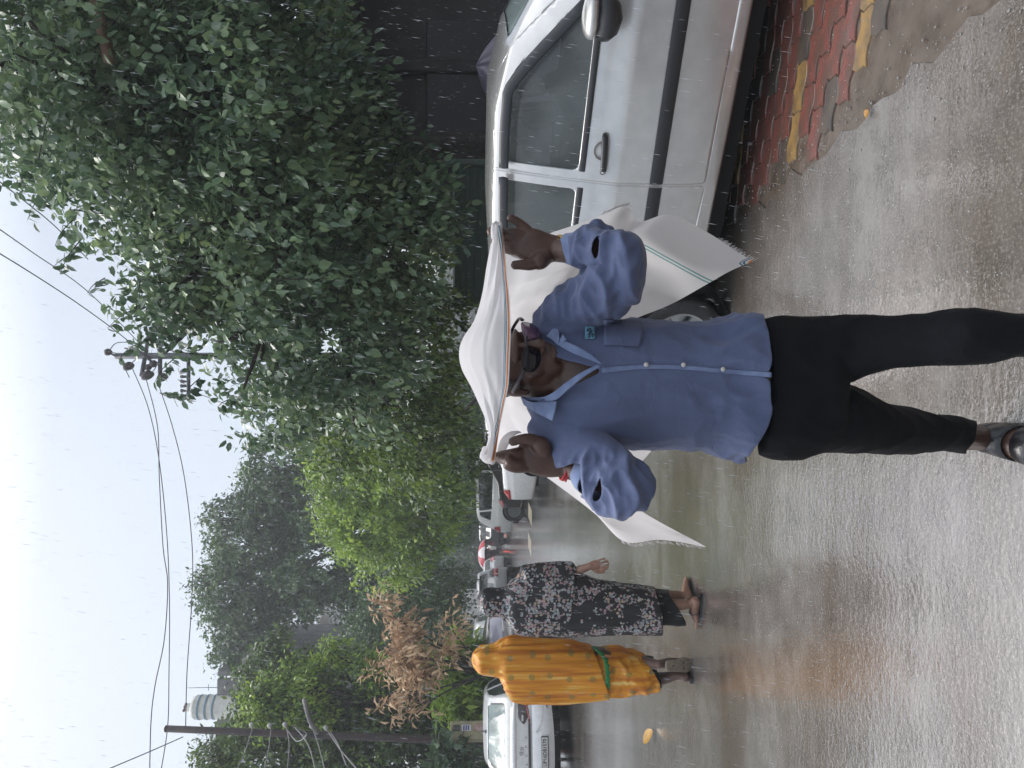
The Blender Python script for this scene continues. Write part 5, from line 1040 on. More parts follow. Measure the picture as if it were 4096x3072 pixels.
vs = [mid + fd * a * sc_ + fsd * b * sc_ - fn * .010 for a, b, _ in so_] + [mid + fd * a * sc_ + fsd * b * sc_ + fn * .008 for a, b, _ in so_]
sl = mesh('slipper', vs, [tuple(range(n_s))[::-1], tuple(range(n_s, 2 * n_s))] + [(i, (i + 1) % n_s, n_s + (i + 1) % n_s, n_s + i) for i in range(n_s)], M_BEI, wo_, world=True, smooth=False); tag(sl, 'beige slipper with its worn sole turned to the camera')
for a, b in ((-.045, .0), (.06, .02), (.06, -.02)):
    v, f = ell(mid + fd * a + fsd * b - fn * .0115, (.007, .003, .007), n=10); mesh('sole_plug', v - np.array(tuple(wo_.location)), f, M_LEA, sl)
# ================================================================== PLANTS
def leaf_template(wd=.36, fold=.10, droop=.12, segs=2):
    if segs == 2:
        v = np.array([(0, 0, 0), (-wd * .62, .22, fold * .6), (0, .25, -.01), (wd * .62, .22, fold * .6), (-wd * .72, .60, fold * .5 - droop * .3), (0, .62, -droop * .35), (wd * .72, .60, fold * .5 - droop * .3), (0, 1, -droop)])
        f = [(0, 2, 1), (0, 3, 2), (1, 2, 5), (1, 5, 4), (2, 3, 6), (2, 6, 5), (4, 5, 7), (5, 6, 7)]
    else:
        v = np.array([(0, 0, 0), (-wd * .7, .45, fold * .6), (0, .48, -droop * .2), (wd * .7, .45, fold * .6), (0, 1, -droop)]); f = [(0, 2, 1), (0, 3, 2), (1, 2, 4), (2, 3, 4)]
    return v, np.array(f)
def leaf_cloud(c, d, size, rng, tmpl):
    """c centres, d tip directions, size -> vertices, faces, per-vertex random"""
    tv, tf = tmpl; n = len(c); d = d / (np.linalg.norm(d, axis=1)[:, None] + 1e-9)
    up = rng.normal(0, .55, (n, 3)) + np.array((0, -.25, 1)); s = np.cross(d, up); s /= np.linalg.norm(s, axis=1)[:, None] + 1e-9; nn = np.cross(s, d)
    V = c[:, None, :] + size[:, None, None] * (tv[None, :, 0, None] * s[:, None, :] + tv[None, :, 1, None] * d[:, None, :] + tv[None, :, 2, None] * nn[:, None, :])
    F = (tf[None] + (np.arange(n) * len(tv))[:, None, None]).reshape(-1, 3); rnd = np.repeat(rng.random(n), len(tv)); return V.reshape(-1, 3), F, rnd
def crown_points(lobes, n, rng, twig=.16, per=14, shell=.5, outward=.6, down=.55, dens=None):
    """leaf centres gathered in twigs inside overlapping lobes"""
    L = np.array([(*l[0], l[1]) for l in lobes]); w = L[:, 3] ** 2 * np.array([l[2] if len(l) > 2 else 1 for l in lobes]); w = w / w.sum(); nt_ = max(1, n // per); k = rng.choice(len(L), nt_, p=w)
    dr = rng.normal(0, 1, (nt_, 3)); dr /= np.linalg.norm(dr, axis=1)[:, None]; rr = shell + (1 - shell) * rng.random(nt_) ** .7
    sq = np.array((1, 1, .85)); tc_ = L[k, :3] + dr * sq * (L[k, 3] * rr)[:, None]
    bump_ = np.array([noise.noise(Vector(p) * (1.6 / max(.6, L[:, 3].mean()))) for p in tc_]); keep_ = bump_ > -.28; tc_ = tc_[keep_]; dr = dr[keep_]
    td = dr * outward + rng.normal(0, .5, dr.shape) + np.array((0, 0, -.15)); td /= np.linalg.norm(td, axis=1)[:, None]
    nt_ = len(tc_); i = np.repeat(np.arange(nt_), per); t = rng.random(len(i)); c = tc_[i] + td[i] * (twig * (t * 2 - .6))[:, None] + rng.normal(0, twig * .22, (len(i), 3))
    d = td[i] * .6 + rng.normal(0, .55, (len(i), 3)) + np.array((0, 0, -down)); return c, d, tc_, td
def plant(name, label, cat, base, lobes, n, size, lm, tr_r=.12, seed=1, twig=.16, per=14, shell=.5, tmpl=None, trunk_top=None, group=None, down=.55, singles=0, aspect=None, bark=None, limb=True, leafname='crown'):
    rng = np.random.default_rng(seed); root = thing(name, base, label, cat, group=group); B = np.array(tuple(base))
    c, d, tc_, td = crown_points(lobes, n, rng, twig, per, shell, down=down); sz = size * (.65 + .7 * rng.random(len(c))); tmpl = tmpl or leaf_template()
    ok = c[:, 2] > .05; c, d, sz = c[ok], d[ok], sz[ok]
    if singles:
        # the leaves that show largest: a few hundred, each its own piece
        dist = np.linalg.norm(c - np.array((0, 0, CAMH)), axis=1); U, V = proj(c); inside = (U > 1350) & (U < 3050) & (V > 20) & (V < 1750)
        best = np.argsort(-(sz / dist) * inside)[:singles]; m_ = np.ones(len(c), bool); m_[best] = False
        base_meshes = []
        for q in range(6):
            me = bpy.data.meshes.new('leaf'); tv, tf = leaf_template(.36 + .03 * q, .08 + .02 * q, .05 + .06 * q); me.from_pydata([tuple(p) for p in tv], [], [tuple(int(x) for x in f) for f in tf]); me.polygons.foreach_set('use_smooth', [True] * len(me.polygons)); me.materials.append(lm)
            at = me.attributes.new('rnd', 'FLOAT', 'POINT'); at.data.foreach_set('value', [.15 + .16 * q] * len(tv)); base_meshes.append(me)
        for j, b in enumerate(best):
            o = bpy.data.objects.new('leaf', base_meshes[j % 6]); dd = Vector(d[b]).normalized(); up = Vector(rng.normal(0, .55, 3)) + Vector((0, -.25, 1)); s = dd.cross(up).normalized(); nn = s.cross(dd)
            M = Matrix((s, dd, nn)).transposed().to_4x4(); M.translation = Vector(c[b] - B); o.matrix_basis = M @ Matrix.Scale(float(sz[b]), 4); link(o, root)
        c, d, sz = c[m_], d[m_], sz[m_]
    V, F, rnd = leaf_cloud(c - B, d, sz, rng, tmpl)
    o = mesh(leafname, V, F, lm, root, attrs={'rnd': rnd}); o['kind'] = 'stuff'
    if limb:
        parts = []; b = Vector(base); lc = Vector(np.average([tuple(l[0]) for l in lobes], axis=0, weights=[l[1] for l in lobes])); tt = Vector(trunk_top) if trunk_top else Vector((b.x * .7 + lc.x * .3, b.y * .7 + lc.y * .3, max(.3, lc.z * .45)))
        parts.append(tube([b - Vector((0, 0, .1)), b.lerp(tt, .45) + Vector((tr_r * .6, 0, 0)), tt], [tr_r * 1.35, tr_r, tr_r * .8], n=12)); twg = []
        for i, (lp, lr) in enumerate([l[:2] for l in lobes]):
            lp = Vector(lp); mid = tt.lerp(lp, .5) + Vector((rng.normal(0, .1), rng.normal(0, .1), .12 * lr)); parts.append(tube([tt, mid, lp], [tr_r * .6, tr_r * .35, tr_r * .14], n=8))
            for _ in range(4):
                e = lp + Vector(rng.normal(0, 1, 3)).normalized() * lr * .8; parts.append(tube([mid.lerp(lp, rng.random()), lp.lerp(e, .5), e], [tr_r * .18, tr_r * .1, tr_r * .04], n=5, sub=2))
        mesh('trunk', *join(parts), bark or M_BARK, root, world=True)
        if singles or per >= 12:
            tw_ = [tube([p - t * twig, p + t * twig * .3, p + t * twig * 1.3 - np.array((0, 0, twig * .15))], [.006, .004, .002], n=4, sub=1, cap=False) for p, t in list(zip(tc_, td))[:500] if p[2] > .3]
            if tw_: mesh('twigs', *join(tw_), bark or M_BARK, root, world=True).__setitem__('kind', 'stuff')
    return root
M_BARK = mat('wet bark', (.026, .021, .017), .7, noise_s=18, noise_a=.4, bump=.8, bump_s=30)
L_NEAR = leaf_mat('near leaves', [(0, (.030, .062, .038)), (.35, (.085, .15, .085)), (.7, (.18, .27, .14)), (1, (.32, .43, .19))], .30, .28)
L_LIME = leaf_mat('lime leaves', [(0, (.04, .08, .016)), (.35, (.14, .25, .035)), (.7, (.27, .42, .055)), (1, (.42, .55, .10))], .38, .4)
L_DARK = leaf_mat('far dark leaves', [(0, (.016, .040, .014)), (.4, (.042, .10, .032)), (.75, (.085, .17, .05)), (1, (.15, .25, .07))], .25, .4)
L_MID = leaf_mat('mid leaves', [(0, (.016, .036, .012)), (.35, (.05, .10, .028)), (.7, (.12, .20, .04)), (1, (.24, .34, .06))], .33, .4)
L_DRY = leaf_mat('dry leaves', [(0, (.16, .10, .06)), (.35, (.42, .29, .17)), (.7, (.62, .46, .28)), (1, (.74, .58, .38))], .25, .6)
L_MIST = leaf_mat('misty leaves', [(0, (.02, .045, .025)), (.5, (.045, .09, .045)), (1, (.09, .15, .07))], .3, .5)
lb = lambda U, V, D, px: (tuple(P(U, V, D)), px * D / FPX)
T1 = leaf_template(segs=1); T2 = leaf_template()
near_l = [lb(2960, 130, 6.6, 560), lb(2680, 480, 6.4, 500), lb(2330, 610, 6.6, 400), lb(2000, 830, 6.9, 380), lb(1740, 1060, 7.2, 330), lb(2200, 1120, 6.6, 460), lb(2700, 950, 6.2, 520), lb(1640, 1390, 7.6, 350), lb(2120, 1480, 7.2, 400), lb(2950, 700, 7.2, 520), lb(1780, 800, 7.4, 230), lb(2560, 1330, 7.0, 300), lb(1500, 1150, 8.0, 230), lb(2500, 700, 7.6, 520), lb(2050, 1000, 8.0, 420), lb(2350, 1250, 7.9, 420), lb(1850, 1350, 8.2, 350), lb(2250, 1690, 7.2, 150), ((4.2, 4.4, 6.9), 1.7, .3), ((5.2, 2.0, 6.8), 1.9, .3), ((6.2, 4.6, 6.0), 1.8, .3), lb(2960, 1150, 7.6, 280), lb(2900, 1000, 8.4, 450), lb(2700, 250, 7.8, 450), lb(3050, 450, 8.4, 500)]
nb_ = Vector((3.3, 10.6, 0))
plant('overhanging_tree', 'large broadleaf tree with wet dark leaves hanging over the silver hatchback', 'tree', nb_, near_l, 105000, .088, L_NEAR, tr_r=.22, seed=11, twig=.20, per=11, shell=.42, singles=300, trunk_top=(3.2, 10.2, 3.6))
plant('hedge_tree', 'dark low tree between the overhanging tree and the road, behind the man', 'tree', (0.4, 10.6, 0), [lb(1380, 1620, 10.2, 260), lb(1620, 1680, 10.0, 250), lb(1900, 1700, 9.6, 220), lb(1420, 1350, 11.0, 240), lb(1250, 1730, 12.0, 220)], 17000, .085, L_MID, seed=12, twig=.2, per=12, tmpl=T2, tr_r=.07)
plant('bright_tree', 'bushy tree of bright lime green leaves above the white parked cars', 'tree', (-1.6, 24.5, 0), [lb(1060, 1440, 20.5, 200), lb(900, 1590, 21, 170), lb(1200, 1350, 20.5, 150), lb(1230, 1560, 20, 220), lb(1050, 1680, 20.5, 210), lb(840, 1460, 21.5, 100), lb(960, 1400, 21, 130), lb(1330, 1450, 19.5, 150)], 36000, .13, L_LIME, seed=13, twig=.24, per=12, tmpl=T1, tr_r=.16, trunk_top=(-2.1, 22.8, 3))
plant('tall_dark_tree', 'tall dark green tree with sky showing through its upper crown', 'tree', (-4.2, 34.5, 0), [lb(900, 1020, 32, 200), lb(700, 960, 32, 180), lb(560, 1000, 32, 160), lb(1050, 1080, 32, 170), lb(1220, 1120, 31, 150), lb(820, 1250, 31, 190), lb(700, 1190, 32, 120), lb(1100, 1300, 31, 180), lb(740, 1500, 31, 190), lb(480, 930, 32, 90), lb(710, 1440, 31, 130), lb(990, 880, 32, 80), lb(760, 850, 32, 90)], 62000, .19, L_DARK, seed=14, twig=.36, per=13, tmpl=T1, tr_r=.3, shell=.55, trunk_top=(-6.2, 33, 4.2))
plant('roadside_tree', 'dark spreading tree behind the dry leaves, over the road verge', 'tree', (-10.2, 25.5, 0), [lb(560, 1560, 24.5, 180), lb(690, 1740, 25, 170), lb(460, 1440, 24, 110), lb(560, 1790, 24, 150), lb(760, 1650, 26, 140)], 22000, .13, L_DARK, seed=15, twig=.3, per=12, tmpl=T1, tr_r=.18)
plant('vine_covered_tree', 'yellow green leafy tree swallowing the dark cable pole at the left', 'tree', (-8.0, 17.6, 0), [lb(330, 1060, 17.5, 150), lb(240, 1180, 17.3, 170), lb(370, 1230, 17.8, 95), lb(150, 1010, 17.3, 120), lb(120, 1300, 17.0, 190), lb(300, 1380, 17.4, 170), lb(0, 1120, 17, 170), lb(-60, 880, 17.2, 120), lb(60, 860, 17.6, 90), lb(200, 1560, 17, 150), lb(20, 1500, 16.6, 180), lb(470, 1090, 18, 60), lb(-100, 1300, 17, 200)], 40000, .12, L_MID, seed=16, twig=.24, per=12, tmpl=T1, tr_r=.16)
plant('lime_sprout_tree', 'pale lime shoots in front of the grey building parapet', 'tree', (-7.4, 16.6, 0), [lb(250, 1060, 16.4, 90), lb(330, 1180, 16.4, 80), lb(450, 1330, 16.6, 50), lb(220, 1230, 16.3, 80), lb(380, 1480, 16.5, 60)], 7000, .11, L_LIME, seed=26, twig=.24, per=12, tmpl=T1, tr_r=.08)
plant('dry_leaf_branch', 'broken branch of withered tan leaves hanging over the cars', 'branch', (-6.1, 15.0, 0), [lb(430, 1560, 14.6, 75), lb(470, 1620, 14.6, 85), lb(400, 1690, 14.6, 80), lb(560, 1600, 14.7, 60), lb(630, 1540, 14.8, 40), lb(480, 1790, 14.5, 55), lb(550, 1810, 14.5, 55), lb(340, 1640, 14.5, 60), lb(270, 1560, 14.3, 45), lb(220, 1650, 14.3, 45)], 1700, .19, L_DRY, seed=17, twig=.24, per=10, tmpl=leaf_template(.20, .12, .25, 1), tr_r=.05, shell=.2, down=.2)
plant('broadleaf_bush', 'fresh green long leaved bush behind the veiled woman', 'bush', (-6.0, 16.0, 0), [lb(390, 1870, 15.6, 95), lb(300, 1830, 15.5, 90), lb(450, 1900, 15.8, 70), lb(240, 1890, 15.3, 80), lb(350, 1760, 15.6, 50)], 4200, .24, L_LIME, seed=18, twig=.26, per=10, tmpl=leaf_template(.24, .1, .35, 1), tr_r=.05, shell=.2, down=.1)
plant('broad_leaf_shrub', 'blue green shrub of few big leaves beside the cable pole', 'bush', (-7.6, 14.6, 0), [lb(30, 1850, 14.2, 60), lb(60, 1780, 14.3, 40), lb(-20, 1820, 14.2, 60)], 500, .2, L_MIST, seed=19, twig=.2, per=8, tmpl=leaf_template(.45, .1, .2, 1), tr_r=.03, shell=.1, down=.1)
plant('roadside_scrub', 'tangled dark undergrowth left of the pole', 'bush', (-9.5, 17.5, 0), [lb(60, 1700, 17, 200), lb(-80, 1600, 17, 220), lb(220, 1800, 17.5, 160), lb(-50, 1850, 16, 200), lb(330, 1700, 18, 160)], 16000, .11, L_DARK, seed=20, twig=.25, per=12, tmpl=T1, tr_r=.06)
plant('verge_hedge', 'low dark hedge beneath the bright tree', 'hedge', (-2.5, 27.5, 0), [lb(1200, 1830, 27, 140), lb(1080, 1820, 28, 130), lb(1330, 1830, 26, 150), lb(980, 1800, 29, 110), lb(1450, 1820, 25, 160)], 16000, .13, L_DARK, seed=21, twig=.3, per=12, tmpl=T1, limb=False)
for i, (U, V, D, px, sd) in enumerate(((900, 1840, 66, 110, 31), (800, 1850, 80, 90, 32), (1000, 1830, 58, 110, 33), (700, 1840, 62, 110, 34), (860, 1890, 100, 60, 35))):
    b = P(U, 1930, D); b.z = 0
    plant('misty_tree', ['pale hazy round tree over the far end of the road', 'smallest hazy tree at the vanishing point, left of the round one', 'hazy tree rising beside the bright tree edge', 'hazy dark tree above the silver hatchback down the road', 'faint low tree at the very end of the road'][i], 'tree', b, [lb(U, V, D, px), lb(U + px * .6, V + px * .4, D, px * .7), lb(U - px * .6, V + px * .35, D, px * .7)], 5000, .45, L_MIST, seed=sd, twig=.7, per=10, tmpl=T1, tr_r=.25)
tag(mesh('far_woodland', *[x for x in leaf_cloud(*(lambda r: (np.c_[r.uniform(-90, 60, 34000), r.uniform(100, 125, 34000), r.uniform(0, 1, 34000) ** .8 * 8.5], r.normal(0, 1, (34000, 3)), r.uniform(.9, 1.6, 34000)))(np.random.default_rng(5)), np.random.default_rng(6), T1)[:2]], L_MIST), 'dim line of woodland closing the view behind everything', 'woodland', kind='stuff')
# sprigs reaching out of the near crown against the sky
rs_ = np.random.default_rng(8); tw_p = []; lc = []; ld = []
ntree = bpy.data.objects['overhanging_tree']
for (U, V, U2, V2) in ((2380, 120, 2330, 60), (2200, 300, 2090, 220), (2120, 330, 1975, 240), (1960, 420, 1900, 350), (1850, 560, 1760, 430), (1760, 640, 1690, 560), (1640, 700, 1545, 620), (1560, 800, 1480, 740), (1480, 930, 1440, 870), (2260, 220, 2260, 120), (1700, 560, 1640, 480), (1500, 640, 1470, 730), (2060, 300, 2000, 210), (2300, 180, 2190, 110)):
    a, b = P(U, V, 7.0), P(U2, V2, 6.8); tw_p.append(tube([a, a.lerp(b, .5) + Vector((0, 0, .03)), b], [.006, .004, .002], n=5))
    for t in np.linspace(.1, 1, 11): p = a.lerp(b, t); lc.append(tuple(p)); ld.append(tuple(Vector((rs_.normal(-.1, .7), rs_.normal(0, .5), -.7 + rs_.normal(0, .3)))))
V, F, rnd = leaf_cloud(np.array(lc) - np.array(tuple(nb_)), np.array(ld), rs_.uniform(.08, .12, len(lc)), rs_, T2); o = mesh('outer_leaves', V, F, L_NEAR, ntree, attrs={'rnd': rnd * .6}); o['kind'] = 'stuff'
mesh('outer_twigs', *join(tw_p), M_BARK, ntree, world=True)['kind'] = 'stuff'

# ================================================================== BUILDINGS, WALL, POLES
M_CONC = mat('weathered concrete', (.20, .20, .205), .7, noise_s=2.5, col2=(.12, .125, .13), bump=.3, bump_s=30); M_WALLD = mat('plaster with painted canopy shade', (.035, .036, .038), .7, noise_s=3, col2=(.02, .02, .022), bump=.4, bump_s=25)  # deep shade under the canopy is put into the dark wall colour
M_WHITE = mat('white plaster', (.62, .62, .60), .6, noise_s=3, col2=(.45, .45, .44)); M_GLASSD = mat('window glass', (.03, .035, .04), .1, spec=.8)
def bpart(name, c, s, m, root, rz=0): 
    v, f = box((0, 0, 0), s); o = mesh(name, v, f, m, root, smooth=False); o.location = c; o.rotation_euler = (0, 0, rz); b = o.modifiers.new('b', 'BEVEL'); b.width = min(.02, min(s) * .2); b.segments = 1; return o
gx = P(270, 1930, 30).x
gb = thing('grey_building', (gx, 32, 0), 'grey concrete house whose parapet rises above the leafy tree at left', 'building')
zt = P(270, 845, 29).z
bpart('wall', (0, 0, (zt - .9) / 2), (3.9, 4, zt - .9), M_CONC, gb); bpart('parapet', (-.35, -2.02, zt - .55), (2.9, .18, 1.3), M_CONC, gb); bpart('parapet', (1.25, .2, zt - .35), (.18, 4.3, 1.0), M_CONC, gb); bpart('roof_slab', (0, 0, zt - 1.2), (4.3, 4.4, .16), M_CONC, gb)
for k in range(3):
    for x in (-1.1, .9):
        w = bpart('window', (x, -2.02, zt - 2.6 - 3.1 * k), (1.1, .10, 1.3), M_WHITE, gb); bpart('pane', (-.25, -.06, 0), (.42, .03, 1.1), M_GLASSD, w); bpart('pane', (.25, -.06, 0), (.42, .03, 1.1), M_GLASSD, w)
bpart('door', (-.1, -2.02, 1.05), (1.0, .1, 2.1), M_GLASSD, gb)
# water tank with blue bands
tz = P(170, 830, 29).z - .05; tx = P(248, 800, 30).x
tk = thing('water_tank', (tx, 29.9, zt - 1.12), 'cream ribbed water tank with thin blue bands on the grey roof', 'water tank')
hgt = P(248, 768, 30).z - (zt - 1.12); prof = [(.01, 0), (.62, 0), (.66, .06)]
for i in range(14): z = .1 + (hgt - .35) * i / 14; prof += [(.66, z), (.625, z + .03)]
prof += [(.66, hgt - .25), (.55, hgt - .10), (.22, hgt), (.22, hgt + .12), (.01, hgt + .14)]
prof = [(r_ * .72, z_) for r_, z_ in prof]
mesh('tank_body', *lathe(prof, 32, 'z'), mat('cream plastic', (.50, .50, .46), .5, noise_s=4, noise_a=.15), tk)
for z in (hgt * .55, hgt * .68, hgt * .81): mesh('blue_band', *lathe([(.482, z), (.485, z + .01), (.485, z + .05), (.482, z + .06)], 32, 'z'), mat('blue band', (.12, .26, .40), .5), tk)
for k in range(5): mesh('tank_lid_ornament', *ell((.12 * math.cos(k * 1.3), .12 * math.sin(k * 1.3), hgt + .2 + .05 * (k % 2)), (.07, .06, .06), n=10), mat('dark cap', (.12, .05, .05), .7), tk)
mst = thing('rooftop_mast', (P(322, 840, 30).x, 30, zt - 1.12), 'thin rooftop rod standing right of the water tank', 'antenna')
mesh('rod', *tube([(0, 0, 0), (0, 0, P(305, 750, 30).z - zt + 1.12)], [.02, .012], n=8, sub=1), M_CONC, mst); mesh('crossbar', *tube([(-.12, 0, 1.6), (.12, 0, 1.6)], .012, n=6, sub=1), M_CONC, mst)
hx = P(520, 1930, 44).x; wb_ = thing('white_house', (hx, 46, 0), 'pale house with slanted white balcony slabs glimpsed through the dark tree', 'house'); z1 = P(520, 1225, 44).z
bpart('wall', (0, .5, z1 / 2 - .3), (3.4, 4, z1 - .6), M_WHITE, wb_)
for k in range(4):
    s_ = bpart('balcony', (-.2, -1.9, z1 - .8 - 1.9 * k), (3.2, 1.2, .22), M_WHITE, wb_); bpart('railing', (0, -.52, .45), (3.0, .06, .5), M_WHITE, s_)
    w = bpart('window', (-.8, -1.56, z1 - 1.8 - 1.9 * k), (1.0, .1, 1.0), M_CONC, wb_); bpart('pane', (0, -.06, 0), (.8, .03, .8), M_GLASSD, w)
# dark wall and green gate behind the near car
dwl = thing('boundary_building', (4.2, 11.2, 0), 'tall wall behind the silver hatchback, canopy shade put into its dark colour', 'building'); bpart('wall', (1.4, 0, 2.0), (7.0, .3, 4.0), M_WALLD, dwl, 0)
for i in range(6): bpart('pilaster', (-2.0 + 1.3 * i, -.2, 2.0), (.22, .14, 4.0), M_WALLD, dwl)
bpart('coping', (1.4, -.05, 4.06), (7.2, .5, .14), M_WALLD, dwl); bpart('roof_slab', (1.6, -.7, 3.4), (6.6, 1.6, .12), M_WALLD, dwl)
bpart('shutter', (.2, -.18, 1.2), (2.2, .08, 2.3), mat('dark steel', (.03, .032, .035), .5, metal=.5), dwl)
gt = thing('green_gate', (P(2150, 1900, 9.6).x, 9.8, 0), 'green sheet metal gate with louvre slats partly hidden by leaves', 'gate'); M_GG = mat('green painted metal', (.03, .085, .06), .45, noise_s=8, col2=(.06, .075, .065))
bpart('gate_frame', (0, .03, .95), (1.9, .05, 1.9), M_GG, gt)
for k in range(20): bpart('slat', (0, -.03, .10 + k * .092), (1.72, .02, .07), M_GG, gt).rotation_euler = (R(22), 0, 0)
for x in (-.95, .95): bpart('gate_post', (x, 0, 1.0), (.09, .12, 2.05), M_GG, gt)
# purple plastic sheet draped over a parked motorcycle
tp_ = P(2808, 1905, 6.6); tb = thing('draped_cover', (tp_.x, tp_.y, 0), 'purple grey plastic sheet peaked over something behind the silver hatchback roof', 'tarpaulin')
vs = []; fs = []; K = 44
for i in range(14):
    t = i / 13
    for k in range(K):
        a = 2 * math.pi * k / K; rr = (t ** .8) * (.95 + .16 * math.sin(a * 5 + .5) + .05 * math.sin(a * 11)) * (1.15 if math.cos(a) < 0 else .75); vs.append((rr * math.cos(a), rr * .6 * math.sin(a), tp_.z - (tp_.z - .18) * (t * .45 + .55 * t ** 3) * (1 + .05 * math.sin(a * 5)) + .0))
fs = [(i * K + k, i * K + (k + 1) % K, (i + 1) * K + (k + 1) % K, (i + 1) * K + k) for i in range(13) for k in range(K)]
o = mesh('sheet', vs, fs, mat('purple grey plastic', (.11, .09, .13), .3, spec=.6, noise_s=6, noise_a=.2, bump=.4, bump_s=9), tb); o.modifiers.new('t', 'SOLIDIFY').thickness = .004
# dark cable pole with meter box at left
M_POLE = mat('dark rusty pole', (.018, .017, .020), .6, noise_s=6, col2=(.045, .022, .018), bump=.3, bump_s=40)
pb0 = P(88, 1930, 15.0); pb0.z = 0; ptop = P(157, 668, 15.0)
lp = thing('cable_pole', pb0, 'leaning dark iron pole on the left with cables and a rusty foot', 'pole')
mesh('pole', *tube([pb0 - Vector((0, 0, .1)), pb0.lerp(ptop, .5), ptop], [.085, .075, .066], n=18, sub=2), M_POLE, lp, world=True)
mesh('pole_cap', *tube([ptop, ptop + Vector((0, 0, .03))], [.068, .068], n=18, sub=1), M_POLE, lp, world=True)
c5 = lambda x, y, D: P(3072 - (2250 + .6329 * y), 600 + .6329 * x, D)
for (x, y) in ((650, 1042), (765, 1048), (862, 1040), (1030, 1050), (1120, 1060)):
    q = c5(x, y, 14.84); mesh('insulator', *tube([q, q + Vector((.06, -.02, .02)), q + Vector((.10, -.02, .02))], [.02, .05, .035], n=12), mat('ceramic', (.42, .42, .40), .3), lp, world=True)
q0, q1 = c5(1000, 1060, 14.85), c5(985, 870, 14.6); mesh('bracket_arm', *tube([c5(1060, 1075, 14.85), c5(1010, 1000, 14.7), c5(975, 865, 14.5)], [.05, .045, .04], n=12), mat('galvanised', (.22, .22, .22), .5, metal=.5), lp, world=True)
mb_c = P(148, 1860, 14.6); mbx = thing('meter_box', (mb_c.x, mb_c.y, P(148, 1930, 14.6).z - .1), 'cream electric meter cabinet strapped to the dark pole above the sedan', 'box')
M_CREAM = mat('cream enamel', (.36, .33, .20), .5, noise_s=9, col2=(.26, .24, .16)); 
bpart('cabinet', (0, 0, .33), (.36, .3, .82), M_CREAM, mbx, R(28)); bpart('cabinet_door', (-.045, -.165, .33), (.19, .02, .76), M_CREAM, mbx, R(28)); 
g_ = bpart('meter_window', (.115, -.11, .62), (.11, .05, .13), mat('meter glass', (.05, .055, .05), .2), mbx, R(28)); n1 = bpart('paper_notice', (.115, -.11, .42), (.12, .05, .19), mat('white paper', (.55, .55, .58), .6), mbx, R(28)); n2 = bpart('paper_notice', (.115, -.11, .16), (.12, .05, .22), mat('faded paper', (.42, .36, .32), .6, noise_s=30, col2=(.35, .12, .12)), mbx, R(28))
for k in range(3): bpart('notice_mark', (0, -.028, .05 - .045 * k), (.085, .004, .025), mat('blue ink', (.05, .06, .22), .6), n1)
bpart('mounting_bracket', (.02, .2, .4), (.2, .2, .05), M_POLE, mbx)
rp0 = P(60, 1930, 17.0); rp0.z = 0
rt_ = thing('rusty_post', rp0, 'short reddish post in the undergrowth behind the meter cabinet', 'post'); mesh('shaft', *tube([(0, 0, -.1), (.02, 0, 1.4), (-.12, 0, 3.2)], [.07, .065, .05], n=12), mat('red rust', (.14, .045, .03), .8, noise_s=12, noise_a=.4), rt_); mesh('shaft_cap', *ell((-.12, 0, 3.2), (.055, .055, .03), n=10), M_POLE, rt_)
# power pole with cross arms rising behind the near tree
c6 = lambda x, y, D: P(2372 - .7236 * y, .7236 * x, D)
DP = 17.0; b0 = P(1648, 1930, DP); b0.z = 0; hp = thing('power_pole', b0, 'slim power pole with cross arms and disc insulators above the near tree crown', 'pole'); ptp = c6(640, 1000, DP)
M_STEEL = mat('dark galvanised steel', (.07, .075, .085), .5, metal=.4)
mesh('pole', *tube([b0 - Vector((0, 0, .1)), b0.lerp(ptp, .5), ptp], [.10, .085, .07], n=14, sub=1), M_STEEL, hp, world=True)
def wpart(name, pts, r, m, root, n=8, sub=1): return mesh(name, *tube(pts, r, n=n, sub=sub), m, root, world=True)
wpart('cross_arm', [c6(825, 878, DP + .1), c6(782, 1112, DP - .15)], .05, M_STEEL, hp); wpart('cross_arm', [c6(885, 860, DP + .15), c6(885, 1100, DP - .1)], .05, M_STEEL, hp); wpart('cross_arm', [c6(1042, 1000, DP), c6(1042, 1246, DP - .2)], .045, M_STEEL, hp)
wpart('brace', [c6(735, 955, DP), c6(800, 1000, DP - .1), c6(850, 1040, DP)], .03, M_STEEL, hp); wpart('pin', [c6(640, 1000, DP), c6(600, 982, DP)], .025, M_STEEL, hp); wpart('brace', [c6(690, 958, DP), c6(760, 968, DP), c6(830, 1000, DP)], .02, M_STEEL, hp)
M_DISC = mat('brown glazed disc', (.06, .05, .055), .25)
for x, y, s_ in ((597, 980, .09), (710, 1058, .13), (815, 1108, .15), (876, 858, .17), (848, 1045, .10), (898, 1120, .13), (834, 900, .10), (820, 1064, .08)):
    q = c6(x, y, DP - .12); h_ = mesh('insulator', *lathe([(.01, -.07), (s_ * .5, -.06), (s_, -.02), (s_ * .95, .01), (s_ * .45, .03), (s_ * .8, .05), (s_ * .3, .08), (.01, .09)], 18, 'x'), M_DISC, hp); h_.location = q - b0; h_.rotation_euler = (0, R(-35), R(25))
for k in range(6): wpart('pin_insulator', [c6(1030 + 4 * (k % 2), 1090 + 26 * k, DP - .1), c6(1000, 1088 + 26 * k, DP - .1)], [.02, .045], M_DISC, hp)
for pts in ([(600, 980), (640, 930), (720, 925), (800, 930), (830, 900)], [(655, 1015), (690, 1070), (715, 1120)], [(640, 985), (600, 975)], [(710, 1058), (760, 1010), (800, 985)], [(815, 1105), (850, 1080), (878, 1020), (870, 960)]):
    wpart('jumper_wire', [c6(x, y, DP - .2) for x, y in pts], .010, M_STEEL, hp, 6, 4)
